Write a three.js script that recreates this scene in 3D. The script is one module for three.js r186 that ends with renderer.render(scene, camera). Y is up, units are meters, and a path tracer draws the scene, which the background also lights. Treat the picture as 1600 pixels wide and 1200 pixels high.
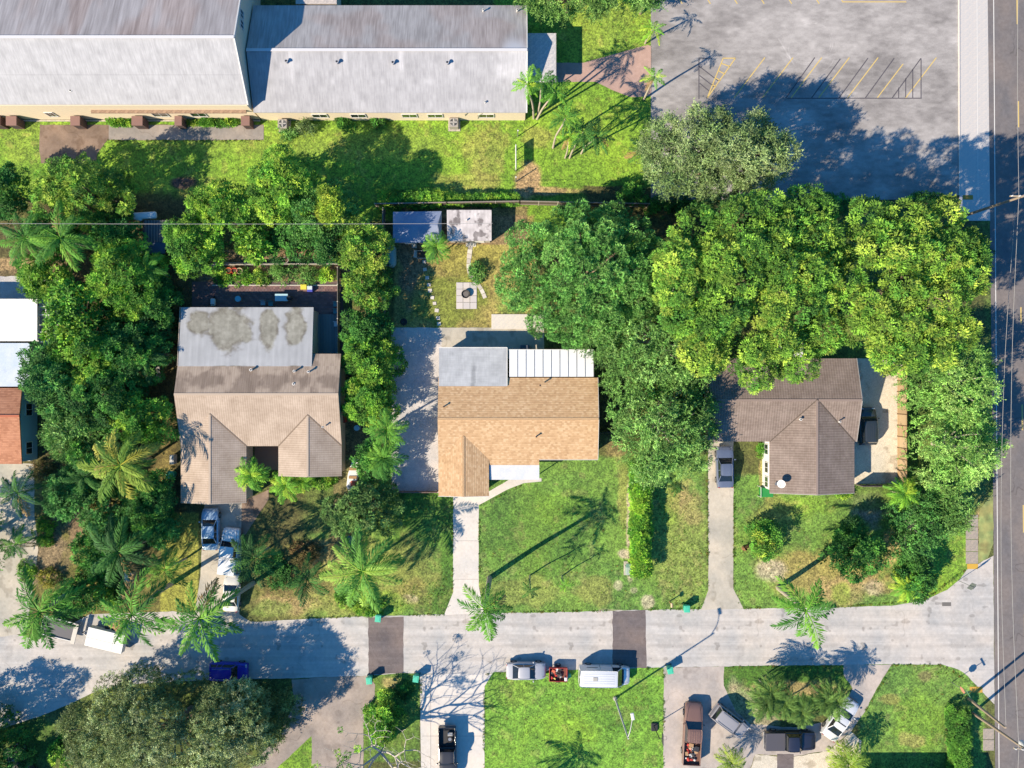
import * as THREE from 'three';
import { mergeGeometries, toCreasedNormals } from 'three/addons/utils/BufferGeometryUtils.js';
import { RoundedBoxGeometry } from 'three/addons/geometries/RoundedBoxGeometry.js';

// ---------- camera, sky, sun, exposure ----------
const S = 0.07, H = 84;                       // metres per photo pixel on the ground, drone height
const scene = new THREE.Scene();
const camera = new THREE.PerspectiveCamera(2 * Math.atan(600 * S / H) * 180 / Math.PI, 4 / 3, 0.5, 6000);
camera.position.set(0, H, 0); camera.up.set(0, 0, -1); camera.lookAt(0, 0, 0);
const renderer = new THREE.WebGLRenderer({ antialias: true });
renderer.toneMapping = THREE.LinearToneMapping;
renderer.toneMappingExposure = 1.78;
renderer.shadowMap.enabled = true;
renderer.setSize(1024, 768);

const SUN_EL = 36.5 * Math.PI / 180, SUN_DIR = new THREE.Vector3(-0.835 * Math.cos(SUN_EL), Math.sin(SUN_EL), 0.55 * Math.cos(SUN_EL)).normalize();
{ // clear, deep blue sky, a little paler at the horizon and round the sun
  const w = 256, h = 128, d = new Float32Array(w * h * 4), v = new THREE.Vector3();
  for (let j = 0; j < h; j++) for (let i = 0; i < w; i++) {
    const el = ((j + 0.5) / h - 0.5) * Math.PI, az = ((i + 0.5) / w - 0.5) * 2 * Math.PI;
    v.set(Math.cos(el) * Math.cos(az), Math.sin(el), Math.cos(el) * Math.sin(az));
    const t = Math.pow(1 - Math.max(0, v.y), 3), g = Math.pow(Math.max(0, v.dot(SUN_DIR)), 8) * 0.12;
    const o = (j * w + i) * 4;
    d[o] = 0.022 + 0.05 * t + g; d[o + 1] = 0.142 + 0.08 * t + g * 0.95; d[o + 2] = 0.38 + 0.10 * t + g * 0.8; d[o + 3] = 1;
  }
  const sky = new THREE.DataTexture(d, w, h, THREE.RGBAFormat, THREE.FloatType);
  sky.mapping = THREE.EquirectangularReflectionMapping; sky.magFilter = sky.minFilter = THREE.LinearFilter; sky.needsUpdate = true;
  scene.background = sky; scene.environment = sky;
}
const sun = new THREE.DirectionalLight(new THREE.Color().setRGB(1, 0.87, 0.67), 5);
sun.position.copy(SUN_DIR).multiplyScalar(160); sun.castShadow = true; sun.shadow.radius = 1;
Object.assign(sun.shadow.camera, { left: -90, right: 90, top: 90, bottom: -90, near: 1, far: 400 });
sun.shadow.mapSize.set(4096, 4096); scene.add(sun); scene.add(sun.target);

// ---------- helpers ----------
const V3 = THREE.Vector3;
function rngOf(seed) { let a = seed >>> 0; return () => { a = a + 0x6D2B79F5 | 0; let t = Math.imul(a ^ a >>> 15, 1 | a); t = t + Math.imul(t ^ t >>> 7, 61 | t) ^ t; return ((t ^ t >>> 14) >>> 0) / 4294967296; }; }
const R0 = rngOf(7), rr = (a, b, r = R0) => a + (b - a) * r();
// where the thing seen at photo pixel (px, py) stands if it is h metres above the ground
const G = (px, py, h = 0) => { const k = S * (1 - h / H); return new V3((px - 800) * k, h, (py - 600) * k); };
const W = (rx, rz, h = 0) => new V3(rx * S, h, rz * S);
const HASH = new Float32Array(65536); { const r = rngOf(99); for (let i = 0; i < 65536; i++) HASH[i] = r(); }
function vn(x, y, per = 256) {
  const xi = Math.floor(x), yi = Math.floor(y); let fx = x - xi, fy = y - yi; fx = fx * fx * (3 - 2 * fx); fy = fy * fy * (3 - 2 * fy);
  const m = (v) => ((v % per) + per) % per, x0 = m(xi), x1 = m(xi + 1), y0 = m(yi) * 256, y1 = m(yi + 1) * 256;
  const a = HASH[y0 + x0], b = HASH[y0 + x1], c = HASH[y1 + x0], d = HASH[y1 + x1];
  return a + (b - a) * fx + (c - a) * fy + (a - b - c + d) * fx * fy;
}
const fbm = (x, y, o = 4, per = 256) => { let s = 0, a = 0.5, n = 0; for (let k = 0; k < o; k++) { s += a * vn(x, y, per); n += a; a *= 0.5; x *= 2; y *= 2; per = Math.min(256, per * 2); } return s / n; };
const clamp = (v, a = 0, b = 1) => Math.min(b, Math.max(a, v));
const sstep = (a, b, x) => { const t = clamp((x - a) / (b - a)); return t * t * (3 - 2 * t); };
const mix = (a, b, t) => [a[0] + (b[0] - a[0]) * t, a[1] + (b[1] - a[1]) * t, a[2] + (b[2] - a[2]) * t];
// colours are noted as they look in full sun; base colour = that, linear, over the sun's gain
const GAIN = 1.42, toLin = (c) => { c /= 255; return c <= 0.04045 ? c / 12.92 : Math.pow((c + 0.055) / 1.055, 2.4); };
const ALB = new Uint8Array(4096); for (let i = 0; i < 4096; i++) { const l = toLin(i / 4095 * 255) / GAIN; ALB[i] = Math.round(255 * (l <= 0.0031308 ? l * 12.92 : 1.055 * Math.pow(l, 1 / 2.4) - 0.055)); }
const alb = (c) => new THREE.Color().setRGB(toLin(c[0]) / GAIN, toLin(c[1]) / GAIN, toLin(c[2]) / GAIN);
function tex(w, h, fn, wrap = true) {
  const d = new Uint8Array(w * h * 4);
  for (let j = 0; j < h; j++) for (let i = 0; i < w; i++) {
    const c = fn(i, j), o = (j * w + i) * 4;
    for (let k = 0; k < 3; k++) d[o + k] = ALB[Math.round(clamp(c[k], 0, 255) / 255 * 4095)]; d[o + 3] = 255;
  }
  const t = new THREE.DataTexture(d, w, h); t.colorSpace = THREE.SRGBColorSpace; t.magFilter = THREE.LinearFilter; t.minFilter = THREE.LinearMipmapLinearFilter; t.generateMipmaps = true;
  if (wrap) t.wrapS = t.wrapT = THREE.RepeatWrapping; t.needsUpdate = true; return t;
}
function heightTex(w, h, fn) {
  const d = new Uint8Array(w * h * 4);
  for (let j = 0; j < h; j++) for (let i = 0; i < w; i++) { const v = Math.round(255 * clamp(fn(i, j))), o = (j * w + i) * 4; d[o] = d[o + 1] = d[o + 2] = v; d[o + 3] = 255; }
  const t = new THREE.DataTexture(d, w, h); t.magFilter = t.minFilter = THREE.LinearFilter; t.wrapS = t.wrapT = THREE.RepeatWrapping; t.needsUpdate = true; return t;
}
const mat = (c, rough = 0.85, o = {}) => new THREE.MeshStandardMaterial({ color: alb(c), roughness: rough, ...o });
const texMat = (map, rough = 0.9, o = {}) => new THREE.MeshStandardMaterial({ map, roughness: rough, ...o });
const paint = (c, o = {}) => new THREE.MeshPhysicalMaterial({ color: alb(c), roughness: 0.42, metalness: 0.15, clearcoat: 0.8, clearcoatRoughness: 0.08, ...o });

const used = {};
const numbered = (n) => { const k = used[n] = (used[n] ?? -1) + 1; return k ? `${n}_${String(k).padStart(3, '0')}` : n; };
const sh = (o) => { o.traverse((m) => { if (m.isMesh) m.castShadow = m.receiveShadow = true; }); return o; };
function tag(o, label, category, group, kind) { Object.assign(o.userData, { label }); if (category) o.userData.category = category; if (group) o.userData.group = group; if (kind) o.userData.kind = kind; return o; }
function thing(name, label, category, pos = new V3(), turn = 0, group) {
  const o = new THREE.Group(); o.name = numbered(name); o.position.copy(pos); o.rotation.y = turn; scene.add(o);
  return tag(o, label, category, group);
}
const flat = (g) => { const n = g.index ? g.toNonIndexed() : g; for (const k of Object.keys(n.attributes)) if (!['position', 'normal', 'uv', 'color'].includes(k)) n.deleteAttribute(k); return n; };
function join(gs) {
  gs = [].concat(gs).map(flat); if (gs.length === 1) return gs[0];
  if (gs.some((g) => !g.attributes.uv)) gs.forEach((g) => { if (!g.attributes.uv) g.setAttribute('uv', new THREE.BufferAttribute(new Float32Array(g.attributes.position.count * 2), 2)); });
  return mergeGeometries(gs);
}
function part(parent, name, geos, m) { const o = new THREE.Mesh(join(geos), m); o.name = name; o.castShadow = o.receiveShadow = true; parent.add(o); return o; }
// the same for geometry given in world coordinates
const parts = (parent, name, geos, m) => geos.forEach((g) => part(parent, name, g, m));
function partW(parent, name, geos, m) { const g = join(geos), p = parent.position; g.translate(-p.x, -p.y, -p.z); return part(parent, name, g, m); }
const partsW = (parent, name, geos, m) => geos.forEach((g) => partW(parent, name, g, m));
function solo(name, geos, m, label, category, group) { const o = part(scene, numbered(name), geos, m); return tag(o, label, category, group); }
function struct(name, geos, m) { const o = part(scene, numbered(name), geos, m); o.userData.kind = 'structure'; return o; }
function copy(src, label, pos, turn = 0) { const c = src.clone(); c.name = numbered(src.name.replace(/_\d{3}$/, '')); c.userData = { ...src.userData, label }; c.position.copy(pos); c.rotation.y = turn; scene.add(c); return c; }
const box = (w, h, d, x = 0, y = 0, z = 0) => new THREE.BoxGeometry(w, h, d).translate(x, y, z);
const rbox = (w, h, d, r, x = 0, y = 0, z = 0) => new RoundedBoxGeometry(w, h, d, 2, Math.min(r, w / 2.01, h / 2.01, d / 2.01)).translate(x, y, z);
const cyl = (r0, r1, h, n = 14, x = 0, y = 0, z = 0) => new THREE.CylinderGeometry(r0, r1, h, n).translate(x, y, z);
function bar(a, b, r0, r1 = r0, n = 7) {                       // a tapered round bar from a to b
  const l = a.distanceTo(b), g = new THREE.CylinderGeometry(r1, r0, l, n).translate(0, l / 2, 0);
  return g.applyMatrix4(new THREE.Matrix4().makeRotationFromQuaternion(new THREE.Quaternion().setFromUnitVectors(new V3(0, 1, 0), b.clone().sub(a).normalize())).setPosition(a));
}
function beam(a, b, w, h) {                                     // a rectangular bar from a to b
  const l = a.distanceTo(b), g = new THREE.BoxGeometry(l, h, w), x = b.clone().sub(a).normalize(), z = new V3().crossVectors(x, new V3(0, 1, 0)).normalize(), y = new V3().crossVectors(z, x);
  return g.applyMatrix4(new THREE.Matrix4().makeBasis(x, y, z).setPosition(a.clone().add(b).multiplyScalar(0.5)));
}
function taper(pts, r0, r1, n = 7) {                            // a tapered tube through points
  const c = new THREE.CatmullRomCurve3(pts), k = Math.max(4, pts.length * 3), g = new THREE.TubeGeometry(c, k, 1, n, false), p = g.attributes.position;
  for (let i = 0; i <= k; i++) { const q = c.getPointAt(i / k), r = r0 + (r1 - r0) * i / k; for (let j = 0; j <= n; j++) { const t = i * (n + 1) + j; p.setXYZ(t, q.x + (p.getX(t) - q.x) * r, q.y + (p.getY(t) - q.y) * r, q.z + (p.getZ(t) - q.z) * r); } }
  return g;
}
function wavy(poly, amp, step = 0.8, seed = 1) {                // an edge that wanders a little, as turf against paving does
  const r = rngOf(seed), out = [];
  poly.forEach((p, i) => { const q = poly[(i + 1) % poly.length], n = Math.max(1, Math.round(p.distanceTo(q) / step)); for (let k = 0; k < n; k++) { const a = p.clone().lerp(q, k / n); if (amp) { a.x += (r() - 0.5) * 2 * amp; a.z += (r() - 0.5) * 2 * amp; } out.push(a); } });
  return out;
}
const pts = (list, h = 0) => list.map(([x, y]) => G(x, y, h));
function shapeOf(ps) { const s = new THREE.Shape(); ps.forEach((p, i) => (i ? s.lineTo(p.x, -p.z) : s.moveTo(p.x, -p.z))); return s; }
function sheet(ps, y, tileX = 1, tileZ = tileX, norm = false) { // a flat sheet with uv in tiles of world metres
  const g = new THREE.ShapeGeometry(shapeOf(ps)).rotateX(-Math.PI / 2).translate(0, y, 0), p = g.attributes.position, uv = g.attributes.uv;
  g.computeBoundingBox(); const b = g.boundingBox;
  for (let i = 0; i < p.count; i++) norm ? uv.setXY(i, (p.getX(i) - b.min.x) / (b.max.x - b.min.x), (p.getZ(i) - b.min.z) / (b.max.z - b.min.z)) : uv.setXY(i, p.getX(i) / tileX, p.getZ(i) / tileZ);
  return g;
}
function prism(ps, y0, y1, bevel = 0) { // an upright prism over a footprint
  return new THREE.ExtrudeGeometry(shapeOf(ps), { depth: y1 - y0 - 2 * bevel, bevelEnabled: bevel > 0, bevelSize: bevel, bevelThickness: bevel, bevelOffset: -bevel, bevelSegments: 1 }).rotateX(-Math.PI / 2).translate(0, y0 + bevel, 0);
}
const rect = (x0, y0, x1, y1) => [[x0, y0], [x1, y0], [x1, y1], [x0, y1]];
// a sloping roof plane of thickness t; the first edge is its eave, uv in metres along and up the slope
function slab(ps, t = 0.16, tu = 1, tv = tu) {
  const e = ps[1].clone().sub(ps[0]).normalize(), n = new V3(); 
  for (let i = 0; i < ps.length; i++) { const a = ps[i], b = ps[(i + 1) % ps.length]; n.x += (a.y - b.y) * (a.z + b.z); n.y += (a.z - b.z) * (a.x + b.x); n.z += (a.x - b.x) * (a.y + b.y); }
  n.normalize(); if (n.y < 0) n.negate();
  let up = new V3().crossVectors(n, e).normalize(); if (up.y < 0) up.negate();
  const q = ps.map((p) => new THREE.Vector2(p.clone().sub(ps[0]).dot(e), p.clone().sub(ps[0]).dot(up)));
  const tri = THREE.ShapeUtils.triangulateShape(q, []), P = [], U = [];
  const add = (a, b, c, ua, ub, uc, want) => { const m = new V3().crossVectors(b.clone().sub(a), c.clone().sub(a)); if (m.dot(want) < 0) [b, c, ub, uc] = [c, b, uc, ub]; for (const v of [a, b, c]) P.push(v.x, v.y, v.z); for (const u of [ua, ub, uc]) U.push(u.x / tu, u.y / tv); };
  const dn = ps.map((p) => p.clone().setY(p.y - t)), cen = ps.reduce((s, p) => s.add(p), new V3()).divideScalar(ps.length);
  for (const [a, b, c] of tri) { add(ps[a], ps[b], ps[c], q[a], q[b], q[c], n); add(dn[a], dn[b], dn[c], q[a], q[b], q[c], n.clone().negate()); }
  for (let i = 0; i < ps.length; i++) { const k = (i + 1) % ps.length, out = ps[i].clone().add(ps[k]).multiplyScalar(0.5).sub(cen).setY(0); add(ps[i], ps[k], dn[k], q[i], q[k], q[k], out); add(ps[i], dn[k], dn[i], q[i], q[k], q[i], out); }
  const g = new THREE.BufferGeometry(); g.setAttribute('position', new THREE.Float32BufferAttribute(P, 3)); g.setAttribute('uv', new THREE.Float32BufferAttribute(U, 2)); g.computeVertexNormals(); return g;
}

// ---------- textures ----------
const grain = (i, j, s = 1) => (HASH[((i * s) & 255) + (((j * s) & 255) << 8)] - 0.5);
// asphalt / concrete, 512 px over 16 m: aggregate, blotches, faint streaks
function paving(c, o = {}) {
  const { blotch = 26, speck = 16, streak = 0, tint = [8, 2, -4], seed = 0, dark = 0, crack = 20, tracks = [] } = o;
  return tex(512, 512, (i, j) => {
    const x = i / 512, y = j / 512, b = fbm(x * 8 + seed, y * 8, 5, 8) - 0.5, f = fbm(x * 64, y * 64 + seed, 2, 64) - 0.5;
    const st = streak ? (fbm(x * 2, y * 64 + seed, 3, 64) - 0.5) * streak : 0;
    let k = b * blotch * 2 + f * 16 + (HASH[(i * 7 + j * 131 + seed * 17) & 65535] - 0.5) * speck + st;
    if (dark) k -= dark * sstep(0.6, 0.75, fbm(x * 16 + 9, y * 16 + seed, 3, 16));
    for (const v of tracks) k -= 11 * Math.exp(-(((y - v) / .014) ** 2)) * (.3 + fbm(x * 6, v * 90, 3, 6)); if (tracks.length) k -= 26 * sstep(.74, .8, fbm(x * 20 + 5, y * 24 + 40, 2, 20));
    if (crack) { const e = Math.abs(fbm(x * 4 + seed, y * 4 + 3, 4, 4) - .5); if (e < .008 && vn(x * 6 + 2, y * 6 + seed, 6) > .55) k -= crack * (1 - e / .008); }
    return [c[0] + k + tint[0] * b * 2, c[1] + k + tint[1] * b * 2, c[2] + k + tint[2] * b * 2];
  });
}
const bumpPave = heightTex(256, 256, (i, j) => 0.5 + grain(i * 5 + j * 3, j) * 0.8);
// roof shingles / ribs, 512 px over 8 m
function shingle(cols, o = {}) {
  const { rows = 42, tabs = 24, seedv = 1, ribs = 0, blotch = 14, line = 34, spread = 1 } = o;
  return tex(512, 512, (i, j) => {
    const v = j / 512 * rows, row = Math.floor(v), fv = v - row, u = i / 512 * tabs + HASH[(row * 37 + seedv) & 65535] * tabs, tabI = Math.floor(u) % tabs;
    const h = HASH[(tabI * 211 + row * 977 + seedv * 31) & 65535];
    let c = mix(cols[Math.floor(h * cols.length) % cols.length], cols[0], 1 - spread);
    let k = (fbm(i / 64, j / 64, 3, 8) - 0.5) * blotch * 2 + (HASH[(i * 13 + j * 517 + 3) & 65535] - 0.5) * 22;
    if (fv < 0.14) k -= line;
    if (ribs) k += Math.cos(i / 512 * ribs * 2 * Math.PI) * 9;
    return [c[0] + k, c[1] + k, c[2] + k];
  });
}
const bumpShingle = heightTex(512, 512, (i, j) => { const v = j / 512 * 42; const row = Math.floor(v); return 0.75 * (1 - (v - row)) + 0.25 * HASH[(Math.floor(i / 512 * 24 + HASH[row * 37 & 65535] * 24) * 211 + row * 977) & 65535]; });
const turfBump = heightTex(512, 512, (i, j) => fbm(i / 4, j / 4, 3, 128) * 0.75 + grain(i * 3, j * 5) * 0.4 + 0.05);
turfBump.repeat.set(1, 1);

// ---------- the ground ----------
const farGrass = tex(256, 256, (i, j) => { const a = fbm(i / 16, j / 16, 4, 16), b = HASH[(i * 31 + j * 97) & 65535]; return [92 + a * 40 + b * 22, 118 + a * 40 + b * 26, 52 + a * 14 + b * 10]; });
{ const g = new THREE.PlaneGeometry(4000, 4000).rotateX(-Math.PI / 2); const uv = g.attributes.uv; for (let i = 0; i < uv.count; i++) uv.setXY(i, uv.getX(i) * 500, uv.getY(i) * 500); struct('ground', g.translate(0, -0.004, 0), texMat(farGrass, 1)); }
// turf, bare earth and sand, where the photograph has them: [x, y, rx, ry, colour, strength, hardness]; hard = 1 is a box
const GR = [112, 150, 62], GRB = [126, 166, 48], GRY = [152, 168, 66], DRY = [166, 150, 88], SAND = [196, 180, 156], DIRT = [142, 118, 92], SOIL = [92, 84, 54], DKG = [80, 122, 42], TAN = [186, 156, 112], GRAVEL = [150, 142, 132];
const PATCH = [
  [500, 250, 560, 95, GRB, 1, 1], [900, 130, 130, 260, GRB, 1, 1], [930, 40, 80, 60, GRY, .6], [560, 225, 220, 26, GRY, .5], [60, 225, 70, 40, GRY, .5], [330, 215, 90, 30, GRY, .4], [300, 290, 90, 22, GRY, .4],
  [760, 240, 40, 50, DRY, .45], [730, 285, 60, 20, DRY, .5], [822, 280, 26, 34, TAN, 1], [855, 298, 60, 8, TAN, .9], [900, 212, 60, 40, GRY, .3], [835, 215, 30, 18, DRY, .5],
  [283, 285, 24, 12, [96, 70, 72], .9], [200, 320, 160, 26, SOIL, .8],
  [790, 840, 320, 130, GR, 1, 1], [850, 835, 90, 80, DKG, .45], [890, 795, 50, 40, GRB, .3], [800, 925, 90, 30, DRY, .4], [930, 925, 30, 26, DRY, .5], [960, 700, 26, 24, TAN, .5], [975, 770, 12, 60, DRY, .5], [984, 815, 7, 90, SAND, .95], [976, 866, 14, 10, SAND, .9],
  [1060, 850, 50, 110, DRY, .35], [1080, 790, 30, 30, TAN, .5], [1060, 770, 24, 24, TAN, .4], [1045, 790, 16, 40, GRB, .3], [966, 915, 8, 10, SAND, .7], [990, 922, 6, 5, SAND, .6], [1012, 940, 12, 12, SAND, .8], [955, 955, 30, 4, SAND, .6],
  [660, 845, 46, 110, DKG, .8, 1], [650, 925, 36, 22, DRY, .6], [640, 935, 20, 10, SAND, .7], [672, 850, 20, 70, GR, .5],
  [540, 900, 160, 90, DRY, .55], [440, 945, 70, 16, TAN, .6], [470, 800, 80, 60, SOIL, .5], [420, 950, 40, 14, GR, .5], [590, 945, 60, 24, GRB, .6], [520, 860, 60, 30, DIRT, .6], [462, 905, 60, 30, [120, 96, 70], .5],
  [1330, 850, 190, 110, GR, 1, 1], [1290, 895, 110, 50, DRY, .9], [1330, 920, 70, 30, TAN, .6], [1205, 893, 28, 22, SAND, .8], [1358, 790, 36, 34, GRAVEL, .9], [1250, 790, 60, 22, GRB, .5], [1210, 800, 40, 30, DRY, .5], [1395, 855, 16, 30, TAN, .8], [1195, 740, 10, 44, TAN, .7], [1195, 720, 8, 40, GRY, .4],
  [1490, 860, 34, 90, GRB, .8, 1], [1470, 915, 40, 24, GRB, .8], [1535, 800, 12, 80, TAN, .8], [1520, 740, 20, 60, DRY, .4], [1365, 920, 24, 16, SAND, .6], [1395, 920, 30, 14, TAN, .5], [1315, 925, 20, 20, GRB, .5],
  [897, 1130, 160, 90, [116, 164, 56], 1, 1], [880, 1140, 60, 40, GRB, .6], [960, 1100, 60, 50, DKG, .4], [800, 1080, 40, 30, GRY, .3],
  [1440, 1120, 100, 95, GR, 1, 1], [1440, 1130, 50, 50, GRB, .5], [1445, 1055, 12, 10, DIRT, .6], [1425, 1155, 22, 14, TAN, .5], [1485, 1150, 14, 30, TAN, .5], [1390, 1090, 16, 10, DRY, .6],
  [1220, 1070, 110, 40, DKG, 1, 1], [1230, 1075, 80, 14, TAN, .8], [1300, 1085, 40, 14, TAN, .6], [1195, 1058, 10, 8, DIRT, .6], [1160, 1120, 50, 60, SAND, .6], [1180, 1170, 40, 40, SAND, .6],
  [725, 425, 110, 90, DRY, .9, 1], [700, 470, 70, 50, [120, 134, 54], .8], [730, 405, 60, 34, [150, 146, 70], .6], [640, 400, 20, 80, DIRT, .9], [665, 385, 18, 40, DIRT, .7], [725, 352, 100, 30, DIRT, .8, 1], [800, 470, 30, 30, GR, .6],
  [150, 560, 170, 250, SOIL, .8, 1], [100, 420, 130, 20, DIRT, .6], [30, 412, 60, 10, TAN, .9], [250, 560, 26, 180, [104, 92, 54], .8, 1], [258, 760, 16, 60, DRY, .6], [150, 850, 110, 120, [118, 112, 60], .8, 1], [120, 820, 18, 60, DIRT, .9], [70, 870, 40, 60, [150, 128, 106], .8], [150, 860, 40, 40, [150, 152, 70], .7], [280, 880, 30, 80, [160, 160, 72], .9, 1], [200, 850, 60, 60, SOIL, .4],
  [450, 430, 140, 40, DIRT, .9, 1], [560, 640, 40, 160, DIRT, .7, 1], [300, 1110, 190, 90, [96, 112, 50], .9, 1], [40, 1160, 60, 50, DKG, .7], [610, 1110, 46, 80, [104, 138, 54], .9, 1], [615, 1068, 24, 12, TAN, .7], [460, 1175, 40, 40, GRB, .9, 1], [170, 1085, 40, 14, GRY, .5],
  [960, 640, 40, 60, SOIL, .8], [1250, 330, 340, 40, SOIL, .9, 1], [1430, 560, 140, 240, [100, 128, 52], .7, 1], [1510, 480, 40, 180, SOIL, .6],
];
{
  const TW = 2048, TH = 1536, X0 = -100, Y0 = -75, SX = 1800 / TW, SY = 1350 / TH, base = [98, 104, 54];
  const t = tex(TW, TH, (i, j) => {
    const x = X0 + i * SX, y = Y0 + j * SY, e = (fbm(x / 22, y / 22, 4) - 0.5) * 1.1;
    let c = base;
    for (const [px, py, rx, ry, col, s, hard] of PATCH) {
      const dx = Math.abs(x - px) / rx, dy = Math.abs(y - py) / ry; if (dx > 1.6 || dy > 1.6) continue;
      const d = hard ? Math.max(dx, dy) + e * 0.05 : Math.hypot(dx, dy) + e * 0.9, w = hard ? sstep(1.02, 0.96, d) : sstep(1.1, 0.6, d);
      if (w > 0) c = mix(c, col, w * s);
    }
    const green = clamp((c[1] - Math.max(c[0] * 0.98, c[2])) / 30);
    const a = vn(x / 1.5, y / 1.5) - 0.5, b = fbm(x / 6 + 50, y / 6, 3) - 0.5, q = fbm(x / 60 + 9, y / 60, 3) - 0.5, n = HASH[(i * 1299 + j * 7919) & 65535] - 0.5;
    let k = 1 + a * 0.5 + b * 0.42 + q * 0.2 + n * 0.4;
    const dry = sstep(0.12, 0.26, fbm(x / 14 + 77, y / 14 + 31, 3) - 0.5) * green; // thatch showing through
    const cc = mix(c, [c[0] * 0.9 + 50, c[1] * 0.85 + 22, c[2] + 30], dry * 0.4), yl = (b * 8 + q * 18) * green;
    const gy = (cc[0] + cc[1] * 2 + cc[2]) / 4, ds = .05 * green; cc[0] += (gy - cc[0]) * ds; cc[1] += (gy - cc[1]) * ds; cc[2] += (gy - cc[2]) * ds;
    return [cc[0] * k + yl, cc[1] * k + yl * 0.2, cc[2] * k - yl * 0.2];
  }, false);
  const g = new THREE.PlaneGeometry(1800 * S, 1350 * S).rotateX(-Math.PI / 2), uv = g.attributes.uv;
  for (let i = 0; i < uv.count; i++) uv.setY(i, 1 - uv.getY(i));
  struct('lawn', g, new THREE.MeshStandardMaterial({ map: t, roughness: 1 }));
}

// ---------- roads, driveways, paths ----------
const streetMap = paving([205, 199, 194], { tracks: [.644, .731, .79, .875], blotch: 14, streak: 26, speck: 14, dark: 6 }), M_street = texMat(streetMap, .92, { bumpMap: bumpPave, bumpScale: .004 });
const M_patch = texMat(paving([124, 112, 110], { blotch: 14, streak: 20, seed: 3 }), .92), M_road = texMat(paving([130, 122, 120], { blotch: 10, streak: 0, seed: 5, speck: 12 }), .92);
const M_conc = texMat(paving([230, 221, 212], { blotch: 9, seed: 7, speck: 9, dark: 5 }), .9), M_concOld = texMat(paving([202, 193, 178], { blotch: 22, seed: 11, speck: 14, dark: 22 }), .92);
const M_stain = texMat(paving([172, 158, 148], { blotch: 24, seed: 13, speck: 18, dark: 14 }), .92), M_gravel = texMat(paving([206, 200, 198], { blotch: 16, seed: 17, speck: 46, dark: 10 }), .95), M_shell = texMat(paving([226, 214, 194], { blotch: 10, seed: 19, speck: 60, dark: 34 }), .95);
const M_yellow = mat([226, 196, 120], .8), M_white = mat([236, 232, 226], .8), M_dark = mat([92, 88, 96], .9), M_brownpath = texMat(paving([148, 126, 110], { blotch: 30, seed: 23, speck: 16, dark: 20 }), .92);
const flatS = (name, list, y, m, amp = 0, tile = 16, seed = 1, h = 0) => struct(name, sheet(wavy(pts(list, h).map((p) => p.setY(0)), amp * 1.1, .6, seed), y, tile), m);
flatS('street', [[-120, 985], [0, 985], [60, 1000], [140, 960], [270, 955], [400, 972], [480, 967], [575, 963], [660, 961], [720, 958], [850, 957], [1000, 953], [1150, 951], [1320, 949], [1400, 946], [1445, 938], [1480, 922], [1500, 905], [1511, 890], [1530, 880], [1552, 868], [1554, 1100], [1545, 1092], [1530, 1076], [1512, 1056], [1497, 1046], [1472, 1038], [1395, 1038], [1330, 1039], [1200, 1040], [1130, 1041], [1036, 1043], [985, 1044], [880, 1047], [775, 1050], [757, 1053], [656, 1053], [632, 1051], [576, 1056], [500, 1058], [450, 1060], [330, 1062], [250, 1066], [190, 1070], [150, 1080], [110, 1100], [60, 1120], [0, 1140], [-120, 1190]], .006, M_street, .035, 16, 3);
flatS('street_patch', [[575, 964], [631, 964], [630, 1051], [576, 1055]], .011, M_patch, .05); flatS('street_patch', [[957, 955], [1009, 953], [1010, 1043], [957, 1044]], .011, M_patch, .05);
flatS('arterial_road', [[1538, -400], [1760, -400], [1780, 1800], [1559, 1800], [1552, 800]], .010, M_road, 0);
flatS('driveway', [[708, 770], [748, 770], [748, 915], [756, 958], [694, 961], [708, 925]], .012, M_conc, .015, 16, 5);
flatS('front_path', [[742, 792], [742, 776], [764, 775], [764, 768], [800, 747], [846, 747], [846, 752], [818, 755], [790, 766], [765, 780]], .016, M_conc, .015);
flatS('driveway', [[1106, 690], [1146, 690], [1146, 920], [1162, 951], [1095, 953], [1107, 922]], .012, M_concOld, .03, 16, 6);
flatS('driveway', [[656, 1054], [757, 1052], [772, 1048], [757, 1072], [757, 1280], [659, 1280]], .013, M_conc, .02, 16, 7);
flatS('driveway', [[500, 1058], [577, 1056], [586, 1070], [586, 1090], [568, 1110], [568, 1280], [488, 1280], [487, 1150], [433, 1200], [380, 1280], [330, 1280], [400, 1190], [440, 1140], [460, 1100], [456, 1062]], .012, M_stain, .04, 16, 8);
flatS('driveway', [[1037, 1043], [1131, 1041], [1131, 1072], [1150, 1112], [1172, 1131], [1240, 1137], [1295, 1127], [1318, 1105], [1332, 1075], [1318, 1055], [1318, 1039], [1393, 1038], [1370, 1075], [1352, 1110], [1330, 1142], [1295, 1172], [1240, 1182], [1180, 1178], [1172, 1200], [1172, 1280], [1036, 1280]], .013, texMat(paving([196, 184, 176], { blotch: 18, seed: 29, speck: 16, dark: 18 }), .92), .04, 16, 9);
flatS('pebble_bed', [[1180, 1179], [1240, 1183], [1295, 1173], [1330, 1143], [1346, 1158], [1336, 1280], [1173, 1280], [1173, 1200]], .013, M_shell, .06); flatS('dark_path', [[1214, 1178], [1240, 1178], [1240, 1280], [1214, 1280]], .0215, M_patch, .02);
flatS('driveway', [[320, 786], [380, 782], [374, 960], [398, 975], [302, 975], [313, 900]], .012, M_concOld, .03, 16, 10);
flatS('paved_walk', [[378, 783], [420, 765], [420, 780], [384, 835], [377, 838]], .016, M_brownpath, .02);
flatS('driveway', [[-80, 720], [54, 725], [54, 800], [60, 860], [50, 930], [40, 990], [-120, 1010]], .012, M_concOld, .05, 16, 12);
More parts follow.
